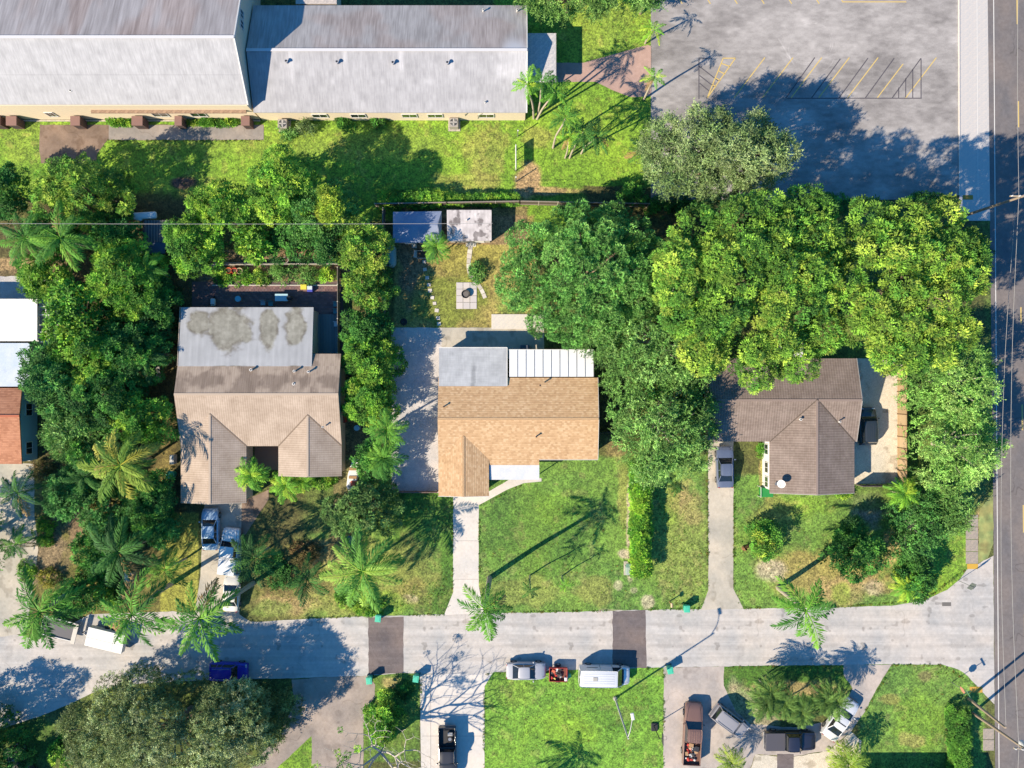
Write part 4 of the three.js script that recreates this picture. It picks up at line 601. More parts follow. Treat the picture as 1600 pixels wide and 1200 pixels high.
// shrubs
const shrubs = [
  ['round clipped shrub against the cream wall, left one', 535, 190, 16, 6, .9, 'broad', DK], ['round clipped shrub against the cream wall, right one', 591, 190, 12, 6, .9, 'broad', DK],
  ['dry leggy bush beside the left condenser at the cream wall', 478, 196, 13, 9, 1.4, 'fine', OLV], ['low flower bush on the lawn below left condenser', 452, 209, 12, 7, .8, 'fine', FE],
  ['low hedge bush under the awning of the hall', 190, 190, 22, 5, .6, 'broad', GY], ['long low bush strip by the hall between small brown boxes', 335, 190, 40, 5, .6, 'broad', GY],
  ['small bush at the west wall of the dark bungalow', 1192, 701, 9, 12, 1, 'broad', GY], ['low bush at the foot of the dark bungalow front', 1319, 772, 10, 5, .6, 'broad', GY],
  ['leafy bush in the plant bed, leftmost', 345, 432, 14, 10, 1, 'broad', GY], ['leafy bush in the plant bed under the pots', 378, 432, 18, 10, 1, 'broad', GY], ['leafy bush in the plant bed near the path gap', 405, 432, 12, 12, 1.2, 'broad', YG], ['low bush in right plant bed, left end', 440, 428, 16, 12, 1.1, 'fine', FE], ['flowering bush in the middle of right plant bed', 475, 430, 18, 12, 1.1, 'fine', FE], ['low bush in right plant bed, right end', 508, 428, 14, 12, 1.2, 'broad', GY],
  ['bush by the pale path in the shed yard', 745, 425, 10, 16, 1.2, 'ball', MG], ['dark bush beside the teal bin of lower verge', 628, 1080, 16, 14, .8, 'broad', DK],
  ['dark bush at the left of the hedge row by the tan house', 445, 905, 26, 18, 1.2, 'fine', EM], ['broad reddish shrub on the front bed of the tan house', 476, 868, 26, 16, 1.2, 'fine', [[96, 92, 52], [120, 112, 66], [160, 120, 84]]], ['green shrub on the bed by the parked white cars', 420, 888, 22, 20, 1.4, 'broad', EM],
  ['yellow-green shrub below the tan roof front', 505, 748, 20, 14, 1.2, 'broad', GY], ['small shrub beside the brown path at left', 62, 835, 16, 20, 1.4, 'broad', GY], ['green shrub beside the grey driveway at left', 92, 780, 26, 26, 2, 'broad', DK], ['low plant at left driveway edge', 38, 895, 12, 16, 1, 'broad', GY], ['reddish shrub by the orange roof corner', 62, 735, 16, 16, 1.4, 'fine', [[150, 126, 84], [176, 140, 90], [120, 130, 64]]],
  ['dense dark shrub under the yellow trees by the parking lot edge', 1060, 318, 46, 14, 2.2, 'broad', DK], ['dark shrub under the trees midway along the parking edge', 1290, 316, 46, 14, 2.4, 'broad', DK], ['dark shrub under the trees near the sidewalk strip', 1452, 316, 44, 14, 2.4, 'broad', DK], ['dark thicket between oak and the round-tufted tree', 990, 300, 24, 18, 2.6, 'broad', DK],
  ['dark bush by the utility pole at the street corner of trees', 1530, 395, 26, 30, 3, 'broad', DK],
  ['green banana-like bush at the lower left street edge', 96, 1180, 26, 20, 1.8, 'big', GY],
  ['shaded shrub at the foot of the left palm bed', 150, 900, 30, 20, 1.2, 'broad', DK], ['yellow flowered shrub beside left palm bed', 75, 905, 14, 12, 1, 'fine', [[180, 170, 60], [110, 130, 60]]], ['low shrub at the street end of left bed', 170, 935, 26, 14, 1.2, 'broad', GY],
  ['leafy shrub by the teal bin on the front verge', 575, 950, 24, 14, 1, 'broad', GY], ['yellow-green shrub in front of the feathered palm', 540, 935, 18, 16, 1.2, 'broad', GY],
];
for (const [l, x, y, rx, ry, h, t, c] of shrubs) tree('shrub', l, 'shrub', x, y, rx, ry, h, t, c, { lobe: .6, cs: .75, trunk: .03 });
function hedge(name, label, a, b, wpx, h, type, cols, dens = 1) {
  const seed = treeSeed += 7, r = rngOf(seed), A = G(...a, h * .8).setY(0), B = G(...b, h * .8).setY(0), t = thing(name, label, 'hedge', A), d = B.clone().sub(A), L = d.length(), w = wpx * S; d.normalize(); const s = new V3(-d.z, 0, d.x), list = [];
  const n = Math.round(L * (w + 2 * h) * 7 * dens); for (let i = 0; i < n; i++) { const u = r() * L, th = (r() * 1.2 - .1) * Math.PI, wob = 1 + .45 * (fbm(u * .7 + seed, 3, 3) - .5), n1 = s.clone().multiplyScalar(Math.cos(th)).addScaledVector(UP, Math.sin(th)).normalize(), p = d.clone().multiplyScalar(u).addScaledVector(s, Math.cos(th) * w * .46 * wob * (.85 + .2 * r())); p.y = Math.max(.1, h * (.35 + .62 * Math.sin(th)) * (.85 + .3 * fbm(u * .9, seed, 2))); list.push({ p, d: n1.lerp(UP, .4).normalize(), s: .55 + .35 * r(), c: pick(cols, r, fbm(u * .5, seed + 3, 2)) }); }
  foliage(t, list, type, seed, 'foliage'); const st = []; for (let u = .3; u < L; u += .7) st.push(bar(d.clone().multiplyScalar(u), d.clone().multiplyScalar(u + .1).setY(h * .7), .05, .02, 5)); part(t, 'stem', st, M_bark); return t;
}
hedge('hedge', 'clipped bright green hedge dividing the two front lawns', [1002, 724], [1003, 900], 30, 2.1, 'broad', [[72, 140, 40], [110, 178, 44], [146, 202, 52], [176, 214, 62]], 1.2);
hedge('hedge', 'dark leafy hedge beside the arterial road at lower right', [1503, 1108], [1506, 1240], 30, 1.9, 'broad', [[60, 120, 40], [84, 150, 46], [112, 170, 54]]);
hedge('hedge', 'low yellowish hedge along the back fence of the garden sheds', [592, 309], [690, 308], 24, 1.6, 'broad', GY); hedge('hedge', 'thin low hedge continuing the back fence toward the sandy patch', [690, 312], [810, 310], 14, 1.2, 'broad', GY);
// turf creeping over the paving edges, and weeds standing in the lawns
{
  const r = rngOf(515), edge = [], weeds = [], C = [[104, 146, 56], [126, 160, 58], [150, 156, 76], [86, 128, 48]];
  const add = (list, x, y, s) => list.push({ p: G(x, y).setY(.01), d: UP, s, c: alb(C[Math.floor(r() * 4)].map((v) => v * (.8 + .4 * r()))) });
  for (const [a, b] of [[[480, 966], [575, 962]], [[632, 961], [694, 960]], [[756, 957], [956, 954]], [[1010, 952], [1094, 951]], [[1163, 950], [1320, 948]], [[1320, 948], [1445, 937]], [[1445, 937], [1508, 890]], [[757, 1053], [956, 1045]], [[1010, 1044], [1035, 1043]], [[1132, 1042], [1318, 1041]], [[1396, 1039], [1472, 1039]], [[1472, 1039], [1528, 1075]], [[707, 776], [707, 920]], [[749, 800], [749, 915]], [[765, 782], [818, 757]], [[1105, 700], [1106, 920]], [[1147, 700], [1147, 918]], [[756, 1072], [756, 1200]], [[1037, 1044], [1037, 1200]], [[1395, 1040], [1352, 1110]], [[658, 1058], [658, 1110]], [[168, 220], [412, 220]]]) {
    const L = Math.hypot(b[0] - a[0], b[1] - a[1]) * S; for (let i = 0; i < L * 7; i++) { const t = r(), g = vn(t * L * .8 + a[0], a[1] / 9); if (g < .3) continue; add(edge, a[0] + (b[0] - a[0]) * t + (r() - .5) * 2.6, a[1] + (b[1] - a[1]) * t + (r() - .5) * 2.6, .14 + .22 * r() * g); }
  }
  for (const [x0, y0, x1, y1, n] of [[752, 790, 985, 950, 520], [1025, 770, 1100, 945, 400], [1150, 780, 1380, 942, 500], [762, 1062, 1030, 1195, 450], [1400, 1048, 1490, 1165, 200], [160, 222, 1000, 300, 380], [625, 785, 703, 955, 300], [400, 900, 700, 955, 500], [870, 0, 1010, 70, 200]]) for (let i = 0; i < n; i++) { const x = x0 + (x1 - x0) * r(), y = y0 + (y1 - y0) * r(); if (fbm(x / 30, y / 30, 2) > .42) add(weeds, x, y, .08 + .13 * r()); }
  const tuft = (name, list) => { const g = new THREE.Group(); g.name = name; g.userData.kind = 'stuff'; scene.add(g); foliage(g, list, 'broad', 77, 'tufts'); };
  tuft('turf_edge', edge); tuft('weeds', weeds);
}
// ---- palms: every frond a part ----
function frondGeo(seed, o = {}) {
  const { n = 26, rise = .30, drop = .72, ll = .24, wd = .030, plume = .25, dr = .35 } = o, r = rngOf(seed), L = new Leaves(), bend = rr(-.12, .12, r), at = (s) => new V3(s * (1 - .10 * s * s), rise * s - drop * s * s, bend * s * s), K = 10;
  for (let k = 0; k < K; k++) { const a = at(k / K), b = at((k + 1) / K), w0 = .014 * (1 - k / K) + .003, w1 = .014 * (1 - (k + 1) / K) + .003; for (const [u, v] of [[new V3(0, 1, 0), new V3(0, 0, 1)], [new V3(0, 0, 1), new V3(0, -1, 0)], [new V3(0, -1, 0), new V3(0, 0, -1)], [new V3(0, 0, -1), new V3(0, 1, 0)]]) { const a1 = a.clone().addScaledVector(u, w0), a2 = a.clone().addScaledVector(v, w0), b1 = b.clone().addScaledVector(u, w1), b2 = b.clone().addScaledVector(v, w1), c = [1.25, 1.2, .8]; L.tri(a1, a2, b2, c); L.tri(a1, b2, b1, c); } }
  for (let i = 0; i < n; i++) { const s = .14 + .86 * i / (n - 1), b = at(s), f = at(Math.min(1, s + .02)).sub(at(s - .02)).normalize(); for (const sd of [-1, 1]) { const l = ll * Math.pow(Math.sin(Math.PI * clamp(.14 + .80 * s)), .7) * (.65 + .6 * r()), d = new V3(0, rr(-plume, plume, r) - dr * .4, sd).addScaledVector(f, .45 + .7 * s + .35 * r()).normalize(), sw = new V3().crossVectors(d, new V3(0, 1, 0)).normalize(), k = .8 + .4 * r(); const m = b.clone().addScaledVector(d, l * .55), e = m.clone().addScaledVector(d, l * .45).add(new V3(0, -dr * l * .7, 0)), w = wd * (.8 + .4 * r()); L.tri(b, m.clone().addScaledVector(sw, w), m.clone().addScaledVector(sw, -w), [k, k, k]); L.tri(m.clone().addScaledVector(sw, -w), m.clone().addScaledVector(sw, w), e, [k, k, k]); } }
  return L.geo();
}
const FR = { royal: [1, 2, 3].map((k) => frondGeo(k, { plume: .75, n: 24, wd: .019, ll: .25, dr: .35 })), coco: [4, 5, 6].map((k) => frondGeo(k, { ll: .26, n: 24, rise: .2, drop: .5, plume: .3, dr: .6, wd: .015 })), areca: [7, 8, 9].map((k) => frondGeo(k, { ll: .30, n: 17, rise: .55, drop: .8, plume: .35, wd: .019 })) };
const leafC = (c) => leafMat({ color: alb(c).multiplyScalar(1.35), transmission: .3 }); const PM = {}; const pmat = (c) => PM[c.join()] ??= leafC(c);
const PALMC = { royal: [[98, 156, 54], [126, 178, 64], [74, 130, 50]], coco: [[138, 166, 62], [112, 152, 58], [172, 172, 72]], dark: [[50, 96, 44], [64, 116, 50], [82, 136, 58]], yellow: [[140, 196, 62], [176, 206, 66], [112, 172, 58]] };
const M_shaft = mat([120, 170, 84], .6);
function palm(name, label, crown, h, base, rpx, n, kind, cols, o = {}) {
  const seed = treeSeed += 7, r = rngOf(seed), B = G(...base), C = G(...crown, h).sub(B), t = thing(name, label, o.cat ?? 'palm tree', B, 0, o.group), L = rpx * S * (1 - h / H) * 1.12, tr = o.tr ?? clamp(h * .02, .05, .2);
  if (h > 1.2) part(t, 'trunk', taper([new V3(0, -.05, 0), new V3(C.x * .3, C.y * .45, C.z * .3).addScaledVector(new V3(rr(-1, 1, r), 0, rr(-1, 1, r)), .12), C.clone().multiplyScalar(.8).setY(C.y * .8), C], tr * 1.25, tr * .75, 9), M_palmTrunk);
  if (kind === 'royal' && h > 4) part(t, 'crownshaft', bar(C.clone().add(new V3(0, -.12 * h, 0)), C.clone().add(new V3(0, .05, 0)), tr * .95, tr * .6, 9), M_shaft);
  const M = cols.map(pmat), p0 = r() * 6.283;
  n = Math.round(n * (o.more ?? { royal: .85, coco: .85, areca: 1.5 }[kind])); for (let i = 0; i < n; i++) { const q = i / n, g = new THREE.Mesh(FR[kind][i % 3], M[Math.floor(r() * M.length)]); if (q > .85 && r() < .5 && kind !== 'areca') g.material = pmat([168, 140, 92]); g.name = 'frond'; g.castShadow = g.receiveShadow = true; const az = p0 + i * 2.39996 + rr(-.2, .2, r), pitch = (o.p0 ?? .95) * (1 - q) * (1 - q) - (o.p1 ?? .12) + rr(-.1, .1, r); g.position.copy(C); if (h <= 1.2) g.position.y = h * .3; g.rotation.set(rr(-.35, .35, r), az, pitch, 'YZX'); const s = L * (.85 + .3 * r()) * (q < .2 ? .8 : 1); g.scale.set(s, s, s * (o.wide ?? 1)); t.add(g); }
  return t;
}
const Rc = PALMC.royal, Cc = PALMC.coco, Dc = PALMC.dark, Yc = PALMC.yellow;
palm('royal_palm', 'royal palm at the street end of the bright white driveway', [758, 952], 10.4, [765, 903], 41, 14, 'royal', Rc, { tr: .24, wide: 1.25 });
palm('royal_palm', 'large royal palm leaning over the street by the dry lawn', [1259, 955], 9.2, [1216, 918], 50, 12, 'royal', Rc, { tr: .24, wide: 1.25 });
palm('royal_palm', 'royal palm with long pale trunk beside the small parked white car', [312, 966], 10, [396, 911], 56, 15, 'royal', Rc, { tr: .22 });
palm('royal_palm', 'royal palm overhanging the white covered trailer', [206, 960], 9, [268, 912], 58, 16, 'royal', Rc, { tr: .22 });
palm('royal_palm', 'royal palm above the flatbed trailer near the left edge', [62, 956], 9, [132, 912], 58, 16, 'royal', Rc, { tr: .22 });
palm('coconut_palm', 'coconut palm with yellowing fronds left of tan house', [188, 727], 7, [236, 716], 54, 22, 'coco', Cc, { p1: .2 });
palm('coconut_palm', 'broad feathered palm on the verge of the tan house', [566, 893], 6, [588, 868], 58, 24, 'coco', [[112, 166, 66], [150, 188, 78], [90, 146, 62]], { p1: .15 });
palm('young_palm', 'thin young palm on the front lawn, darker of two', [829, 922], 4.4, [828, 899], 15, 9, 'royal', Dc, { tr: .07 });
palm('young_palm', 'thin young palm on the front lawn, yellower of two', [883, 915], 3.6, [878, 900], 12, 8, 'royal', Yc, { tr: .06 });
palm('low_palm', 'low spreading palm at the top end of the clipped hedge', [1037, 740], 2.2, [1033, 736], 20, 12, 'areca', Dc); palm('low_palm', 'small dark cycad-like palm on the lawn right of the clipped hedge', [1058, 764], .9, [1056, 763], 11, 16, 'royal', Dc);
palm('school_palm', 'left palm of the three at the corner of the low wing', [824, 132], 8, [834, 185], 24, 12, 'royal', Yc, { tr: .1 }); palm('school_palm', 'middle palm of the three at the corner of the low wing', [847, 126], 8.4, [840, 179], 24, 12, 'royal', Rc, { tr: .1 }); palm('school_palm', 'right palm of the three at the corner of the low wing', [868, 142], 6.5, [839, 186], 26, 12, 'royal', Rc, { tr: .1 });
palm('school_palm', 'lone slim palm left of the lawn palm cluster', [884, 184], 7.4, [864, 231], 26, 14, 'royal', Rc, { tr: .1 });
palm('school_palm', 'yellowish palm at the left of the lawn palm cluster', [890, 214], 5, [883, 247], 22, 12, 'royal', Yc, { tr: .08 }); palm('school_palm', 'central palm of the lawn palm cluster', [912, 206], 6, [890, 247], 28, 14, 'royal', Dc, { tr: .09 }); palm('school_palm', 'right hand dark palm of the lawn palm cluster', [932, 214], 5.4, [908, 240], 26, 14, 'royal', Dc, { tr: .09 });
palm('school_palm', 'palm at parking lot edge near the top of the photo', [1022, 47], 3.8, [1008, 68], 20, 12, 'royal', Yc, { tr: .09 }); palm('school_palm', 'palm beside brick walk and parking lot with pale trunk', [1023, 120], 6.4, [1006, 155], 20, 11, 'royal', Yc, { tr: .1 });
palm('school_palm', 'dark palm half under the grey-green oak', [1006, 238], 5.6, [1012, 276], 28, 13, 'royal', Dc, { tr: .09 });
palm('garden_palm', 'spiky palm in the yard in front of garden sheds', [682, 386], 3.4, [690, 396], 24, 14, 'areca', Rc);
for (const [x, y, h, r, l] of [[392, 742, 3, 26, 'yellow-green palm left of the tan house porch'], [446, 758, 2, 26, 'low palm under the tan roof front, right of the walk'], [474, 752, 1.6, 18, 'smallest palm under the tan roof front'], [604, 672, 5, 30, 'upper palm leaning over the gravel side yard'], [600, 716, 4.6, 32, 'lower palm leaning over the gravel side yard']]) palm('garden_palm', l, [x, y], h, [x + (800 - x) * .03, y - 5], r, 14, 'areca', x < 500 ? Yc : Rc);
for (const [x, y, h, r, l, c] of [[396, 872, 5, 40, 'dark palm hanging over the parked white pickup', Dc], [185, 862, 7, 54, 'dark spreading palm in the shaded bed left of driveway', Dc], [28, 770, 5, 34, 'palm at left edge beside the grey driveway', Dc], [258, 890, 5, 34, 'palm between left bed and the driveway mouth', Rc], [480, 905, 3.6, 34, 'shrubby palm on the verge of tan house', Dc], [95, 372, 7, 50, 'feathery palm in the left grove below the mango tree', Rc], [40, 372, 7, 40, 'feathery palm at left edge of the grove', Rc], [225, 560, 4, 34, 'dark palm next to the stained flat roof', Dc], [228, 420, 5, 28, 'broad fronded palm below the corrugated shed', Rc], [130, 745, 4, 30, 'small shaded palm beside the coconut palm', Dc], [24, 850, 4, 26, 'low palm on the edge of the left driveway', Rc]]) palm('garden_palm', l, [x, y], h, [x + (800 - x) * h * .012, y + (600 - y) * h * .012], r, 15, 'coco', c, { p1: .05 });
for (const [x, y, l] of [[1190, 1106, 'palm nearest the bronze pickup in the loop drive bed'], [1218, 1104, 'second palm from the left in loop drive bed'], [1246, 1118, 'third palm from the left in loop drive bed'], [1284, 1100, 'fourth palm from the left in loop drive bed'], [1300, 1102, 'palm nearest the white patrol car in loop drive bed'], [1198, 1090, 'rear palm in the left half of the loop drive bed']]) palm('garden_palm', l, [x + 6, y - 6], 3.6, [x + 6 + (800 - x) * .045, y - 6 + (600 - y) * .045], 27, 17, 'areca', [[92, 128, 56], [110, 146, 66], [74, 106, 46]]);
palm('garden_palm', 'yellow leaved palm at the lower edge by the pebbles', [1143, 1192], 2.4, [1136, 1176], 24, 14, 'areca', [[160, 180, 68], [130, 160, 60]]); palm('garden_palm', 'yellow banana-like palm at lower edge below the white patrol car', [1326, 1192], 2.8, [1310, 1174], 30, 13, 'areca', [[156, 180, 66], [128, 160, 58]], { wide: 1.4 });
palm('garden_palm', 'bright yellow-green palm at the corner lot bend', [1417, 918], 2.6, [1400, 908], 24, 14, 'areca', Yc); palm('garden_palm', 'yellow-green palm at the south end of wooden panel fence', [1412, 772], 3, [1392, 768], 26, 14, 'areca', Yc);
palm('coconut_palm', 'palm below the bottom edge whose shadow falls on the south lawn', [800, 1296], 6, [800, 1250], 40, 16, 'coco', Cc);
// bare tree with pale branches
{
  const r = rngOf(4242), t = thing('bare_tree', 'nearly leafless tree with pale forking branches by the lower driveway', 'tree', G(597, 1158)), gs = [], tips = [];
  const grow = (p, d, l, rad, k) => { const mid = p.clone().addScaledVector(d, l * .5).add(rdir(r).multiplyScalar(l * .08)), e = p.clone().addScaledVector(d, l); gs.push(taper([p, mid, e], rad, rad * .62, k > 2 ? 4 : 6)); if (k >= 5) { tips.push(e); return; } const n = k < 1 ? 5 : k < 3 ? 3 : 2; for (let i = 0; i < n; i++) { const a = i / n * 6.283 + r() * 1.2, side = new V3(Math.cos(a), 0, Math.sin(a)); grow(e, d.clone().multiplyScalar(.75).addScaledVector(side, k < 1 ? .85 : .6).add(new V3(0, .12, 0)).normalize(), l * rr(.66, .92, r), rad * .62, k + 1); } };
  grow(new V3(0, 0, 0), new V3(.12, 1, -.08).normalize(), 3.0, .24, 0); part(t, 'trunk', gs, M_barkPale);
  const list = []; for (const e of tips) if (e.x < .5 && e.z < 1 && r() < .35) list.push({ p: e, d: UP, s: .7 + .3 * r(), c: pick(GY, r, .5) }); foliage(t, list, 'broad', 3);
  tree('leafy_tree', 'bushy green undergrowth tree beneath the bare pale branches', 'tree', 594, 1128, 26, 46, 3, 'broad', GY, { lobe: .45 });
}
// trees just outside the frame whose shadows reach into it
tree('leafy_tree', 'tree beyond the left edge shading the grey driveway', 'tree', -84, 856, 60, 60, 9, 'feather', FE, { lobe: .42 });
tree('leafy_tree', 'tree beyond the lower left corner shading the street', 'tree', -70, 1190, 70, 70, 8, 'broad', DK, { lobe: .42 });

// ---------- vehicles (front towards +x) ----------
function loft(st, crease = .7) { // stations [x, half width, y bottom, y top, corner radius]
  const P = [], I = [], ring = ([x, w, b, t, r = .1]) => { const h = [[w * .86, b], [w, b + .14], [w, t - r], [w - r * .3, t - r * .3], [w - r, t], [w * .4, t + (t - b) * .015]]; return [...h.map(([z, y]) => [x, y, z]), ...h.slice().reverse().map(([z, y]) => [x, y, -z])]; };
  st.forEach((s) => P.push(...ring(s))); const n = 12;
  for (let k = 0; k + 1 < st.length; k++) for (let i = 0; i < n; i++) { const a = k * n + i, b = k * n + (i + 1) % n, c = a + n, d = b + n; I.push(a, b, c, b, d, c); }
  for (let i = 1; i + 1 < n; i++) { I.push(0, i + 1, i); const o = (st.length - 1) * n; I.push(o, o + i, o + i + 1); }
  let g = new THREE.BufferGeometry(); g.setAttribute('position', new THREE.Float32BufferAttribute(P.flat(), 3)); g.setIndex(I); g.computeVertexNormals();
  g = toCreasedNormals(g, crease); g.setAttribute('uv', new THREE.Float32BufferAttribute(new Float32Array(g.attributes.position.count * 2), 2)); return g;
}
function quad(a, b, c, d, t = .03) { // a thin pane through four corners
  const n = new V3().crossVectors(b.clone().sub(a), d.clone().sub(a)).normalize().multiplyScalar(-t), P = [], q = [a, b, c, d], m = q.map((p) => p.clone().add(n));
  const f = (...v) => v.forEach((p) => P.push(p.x, p.y, p.z)); f(a, b, c, a, c, d); f(m[0], m[2], m[1], m[0], m[3], m[2]); for (let i = 0; i < 4; i++) { const j = (i + 1) % 4; f(q[i], m[i], m[j], q[i], m[j], q[j]); }
  const g = new THREE.BufferGeometry(); g.setAttribute('position', new THREE.Float32BufferAttribute(P, 3)); g.setAttribute('uv', new THREE.Float32BufferAttribute(new Float32Array(P.length / 3 * 2), 2)); g.computeVertexNormals(); return g;
}
const M_autoGlass = new THREE.MeshPhysicalMaterial({ color: new THREE.Color().setRGB(.012, .016, .02), roughness: .05, clearcoat: 1, clearcoatRoughness: .02 }), M_tyre = mat([52, 50, 52], .9), M_rim = mat([176, 178, 182], .4, { metalness: .7 }), M_lamp = new THREE.MeshPhysicalMaterial({ color: alb([226, 230, 236]), roughness: .1, clearcoat: 1 }), M_tail = new THREE.MeshPhysicalMaterial({ color: new THREE.Color().setRGB(.35, .02, .02), roughness: .15, clearcoat: 1 });
const BODY = {
  sedan: { prof: [[-.5, .72, .38, .80], [-.485, .86, .32, .92], [-.44, .93, .26, .97], [-.3, 1, .22, 1.0], [0, 1, .22, .98], [.25, .99, .22, .96], [.38, .96, .24, .90], [.455, .88, .27, .80], [.49, .74, .32, .70], [.5, .58, .36, .62]], belt: .95, roof: 1.43, ws: .235, rf: .08, rb: -.19, re: -.36, wb: .87, wt: .66 },
  suv: { prof: [[-.5, .80, .42, .95], [-.49, .9, .36, 1.08], [-.4, .98, .28, 1.10], [-.2, 1, .26, 1.08], [.1, 1, .26, 1.06], [.28, .99, .26, 1.04], [.42, .93, .28, .96], [.48, .84, .32, .84], [.5, .7, .38, .74]], belt: 1.05, roof: 1.70, ws: .26, rf: .13, rb: -.40, re: -.47, wb: .9, wt: .72 },
  pickup: { prof: [[-.5, .92, .5, .72], [-.495, .97, .44, .74], [-.12, 1, .36, .74], [-.119, 1, .34, 1.14], [.1, 1, .32, 1.14], [.24, .99, .32, 1.12], [.4, .96, .32, 1.08], [.47, .9, .36, .98], [.497, .8, .42, .84]], belt: 1.12, roof: 1.82, ws: .22, rf: .12, rb: -.085, re: -.11, wb: .92, wt: .76 },
  van: { prof: [[-.5, .94, .42, 1.2], [-.495, .98, .36, 1.24], [0, 1, .34, 1.24], [.27, 1, .34, 1.22], [.36, .97, .34, 1.14], [.46, .9, .36, 1.0], [.495, .78, .42, .84]], belt: 1.2, roof: 2.08, ws: .345, rf: .225, rb: -.485, re: -.498, wb: .97, wt: .84 },
};
function vehicle(name, label, cat, kind, px, py, heading, Lpx, Wm, colour, o = {}) {
  const B = BODY[kind], L = Lpx * S * .985, W2 = Wm / 2, t = thing(name, label, cat, G(px, py, B.roof * .6).setY(.012), heading * Math.PI / 180), M = o.m ?? paint(colour);
  part(t, 'body', loft(B.prof.map(([x, w, b, y]) => [x * L, w * W2, b, y, .09])), M);
  const p = (x, y, w) => new V3(x * L, y, w * W2), { belt: y0, roof: y1, ws, rf, rb, re, wb, wt } = B, yr = y1 - .05;
  const A = [p(ws, y0, wb), p(ws, y0, -wb), p(rf, yr, -wt), p(rf, yr, wt)], Z = [p(re, y0, -wb), p(re, y0, wb), p(rb, yr, wt), p(rb, yr, -wt)];
  part(t, 'windshield', quad(...A), M_autoGlass); part(t, 'rear_window', quad(...Z), o.solid ? M : M_autoGlass);
  for (const s of [1, -1]) {
    const q = (x, y, w) => p(x, y, w * s), mid = o.solid ? .14 : null, f = (a, b, c, d) => s > 0 ? quad(a, b, c, d) : quad(b, a, d, c);
    if (mid === null) part(t, 'side_window', f(q(re, y0, wb), q(ws, y0, wb), q(rf, yr, wt), q(rb, yr, wt)), M_autoGlass);
    else { part(t, 'side_panel', f(q(re, y0, wb), q(mid, y0, wb), q(mid, yr, wt), q(rb, yr, wt)), M); part(t, 'side_window', f(q(mid, y0, wb), q(ws, y0, wb), q(rf, yr, wt), q(mid, yr, wt)), M_autoGlass); }
    const fx = (a, b) => bar(a, b, .045, .04, 6); part(t, 'pillar', [fx(q(ws, y0, wb), q(rf, yr, wt)), fx(q(re, y0, wb), q(rb, yr, wt)), ...(kind === 'pickup' ? [] : [fx(q((ws + re) * .5, y0, wb), q((rf + rb) * .5, yr, wt)), ...(kind === 'suv' ? [fx(q(re * .55, y0, wb), q(re * .55, yr, wt))] : [])])], M);
    part(t, 'headlight', rbox(.16, .14, .34, .05, .462 * L, (kind === 'sedan' ? .68 : kind === 'suv' ? .82 : .88), s * W2 * .66), M_lamp); part(t, 'taillight', rbox(.08, .22, .2, .03, -.49 * L, kind === 'pickup' ? .66 : .84, s * W2 * .76), M_tail);
    part(t, 'mirror', [rbox(.12, .14, .2, .04, (ws - .05) * L, y0 + .08, s * (W2 + .12))], o.mm ?? M);
    for (const x of [.315, -.31]) { const w = part(t, 'wheel', cyl(.34, .34, .22, 22).rotateX(Math.PI / 2).translate(x * L, .34, s * (W2 - .10)), M_tyre); part(w, 'rim', [cyl(.2, .2, .02, 16).rotateX(Math.PI / 2).translate(x * L, .34, s * (W2 + .015)), cyl(.06, .06, .03, 8).rotateX(Math.PI / 2).translate(x * L, .34, s * (W2 + .025))], M_rim); }
  }
  const rw = wt * W2 + .03; part(t, 'roof', loft([[rb * L - .04, rw * .93, yr - .08, yr - .01, .05], [rb * L + .14, rw, yr - .06, y1 - .012, .07], [(rb + rf) / 2 * L, rw * 1.02, yr - .05, y1, .07], [rf * L - .14, rw, yr - .06, y1 - .014, .07], [rf * L + .05, rw * .93, yr - .08, yr - .012, .05]]), o.roofM ?? M);
  parts(t, 'bumper', [rbox(.16, .2, Wm * .86, .06, .482 * L, .42, 0), rbox(.16, .2, Wm * .9, .06, -.49 * L, .46, 0)], kind === 'van' || kind === 'pickup' ? M_rim : M);
  part(t, 'hood_line', [beam(p(ws + .01, y0 + .015, .8), p(.46, B.prof.at(-3)[3] + .02, .62), .02, .02), beam(p(ws + .01, y0 + .015, -.8), p(.46, B.prof.at(-3)[3] + .02, -.62), .02, .02)], M_black);
  if (o.rails) parts(t, 'roof_rail', [bar(p(rf - .03, y1 + .05, .6), p(rb + .04, y1 + .05, .6), .022), bar(p(rf - .03, y1 + .05, -.6), p(rb + .04, y1 + .05, -.6), .022)], M_rim);
  if (o.ribs) for (let k = -2; k <= 2; k++) part(t, 'roof_rib', rbox((rf - rb) * L * .84, .02, .06, .01, (rf + rb) / 2 * L, y1 + .006, k * W2 * .25), M);
  if (o.van) { part(t, 'door_seam', [1, -1].flatMap((s) => [box(.02, .9, .02, .14 * L, 1.0, s * (W2 + .004)), box(.02, .8, .02, -.1 * L, .95, s * (W2 + .004)), box(1.2, .03, .03, -.25 * L, 1.3, s * (W2 - .02))]), M_black); part(t, 'rear_door_glass', [box(.02, .4, .6, -.5 * L - .005, 1.6, .4), box(.02, .4, .6, -.5 * L - .005, 1.6, -.4)], M_autoGlass); part(t, 'cowl', rbox(.22, .03, 1.5, .01, .352 * L, 1.185, 0), M_black); part(t, 'roof_vent', rbox(.5, .06, .4, .03, -.2 * L, 2.1, 0), M_wallGrey); }
  part(t, 'wiper', [bar(p(ws - .015, y0 + .07, .1), p(ws - .05, y0 + .2, .5), .012), bar(p(ws - .015, y0 + .07, -.4), p(ws - .05, y0 + .2, 0), .012)], M_black);
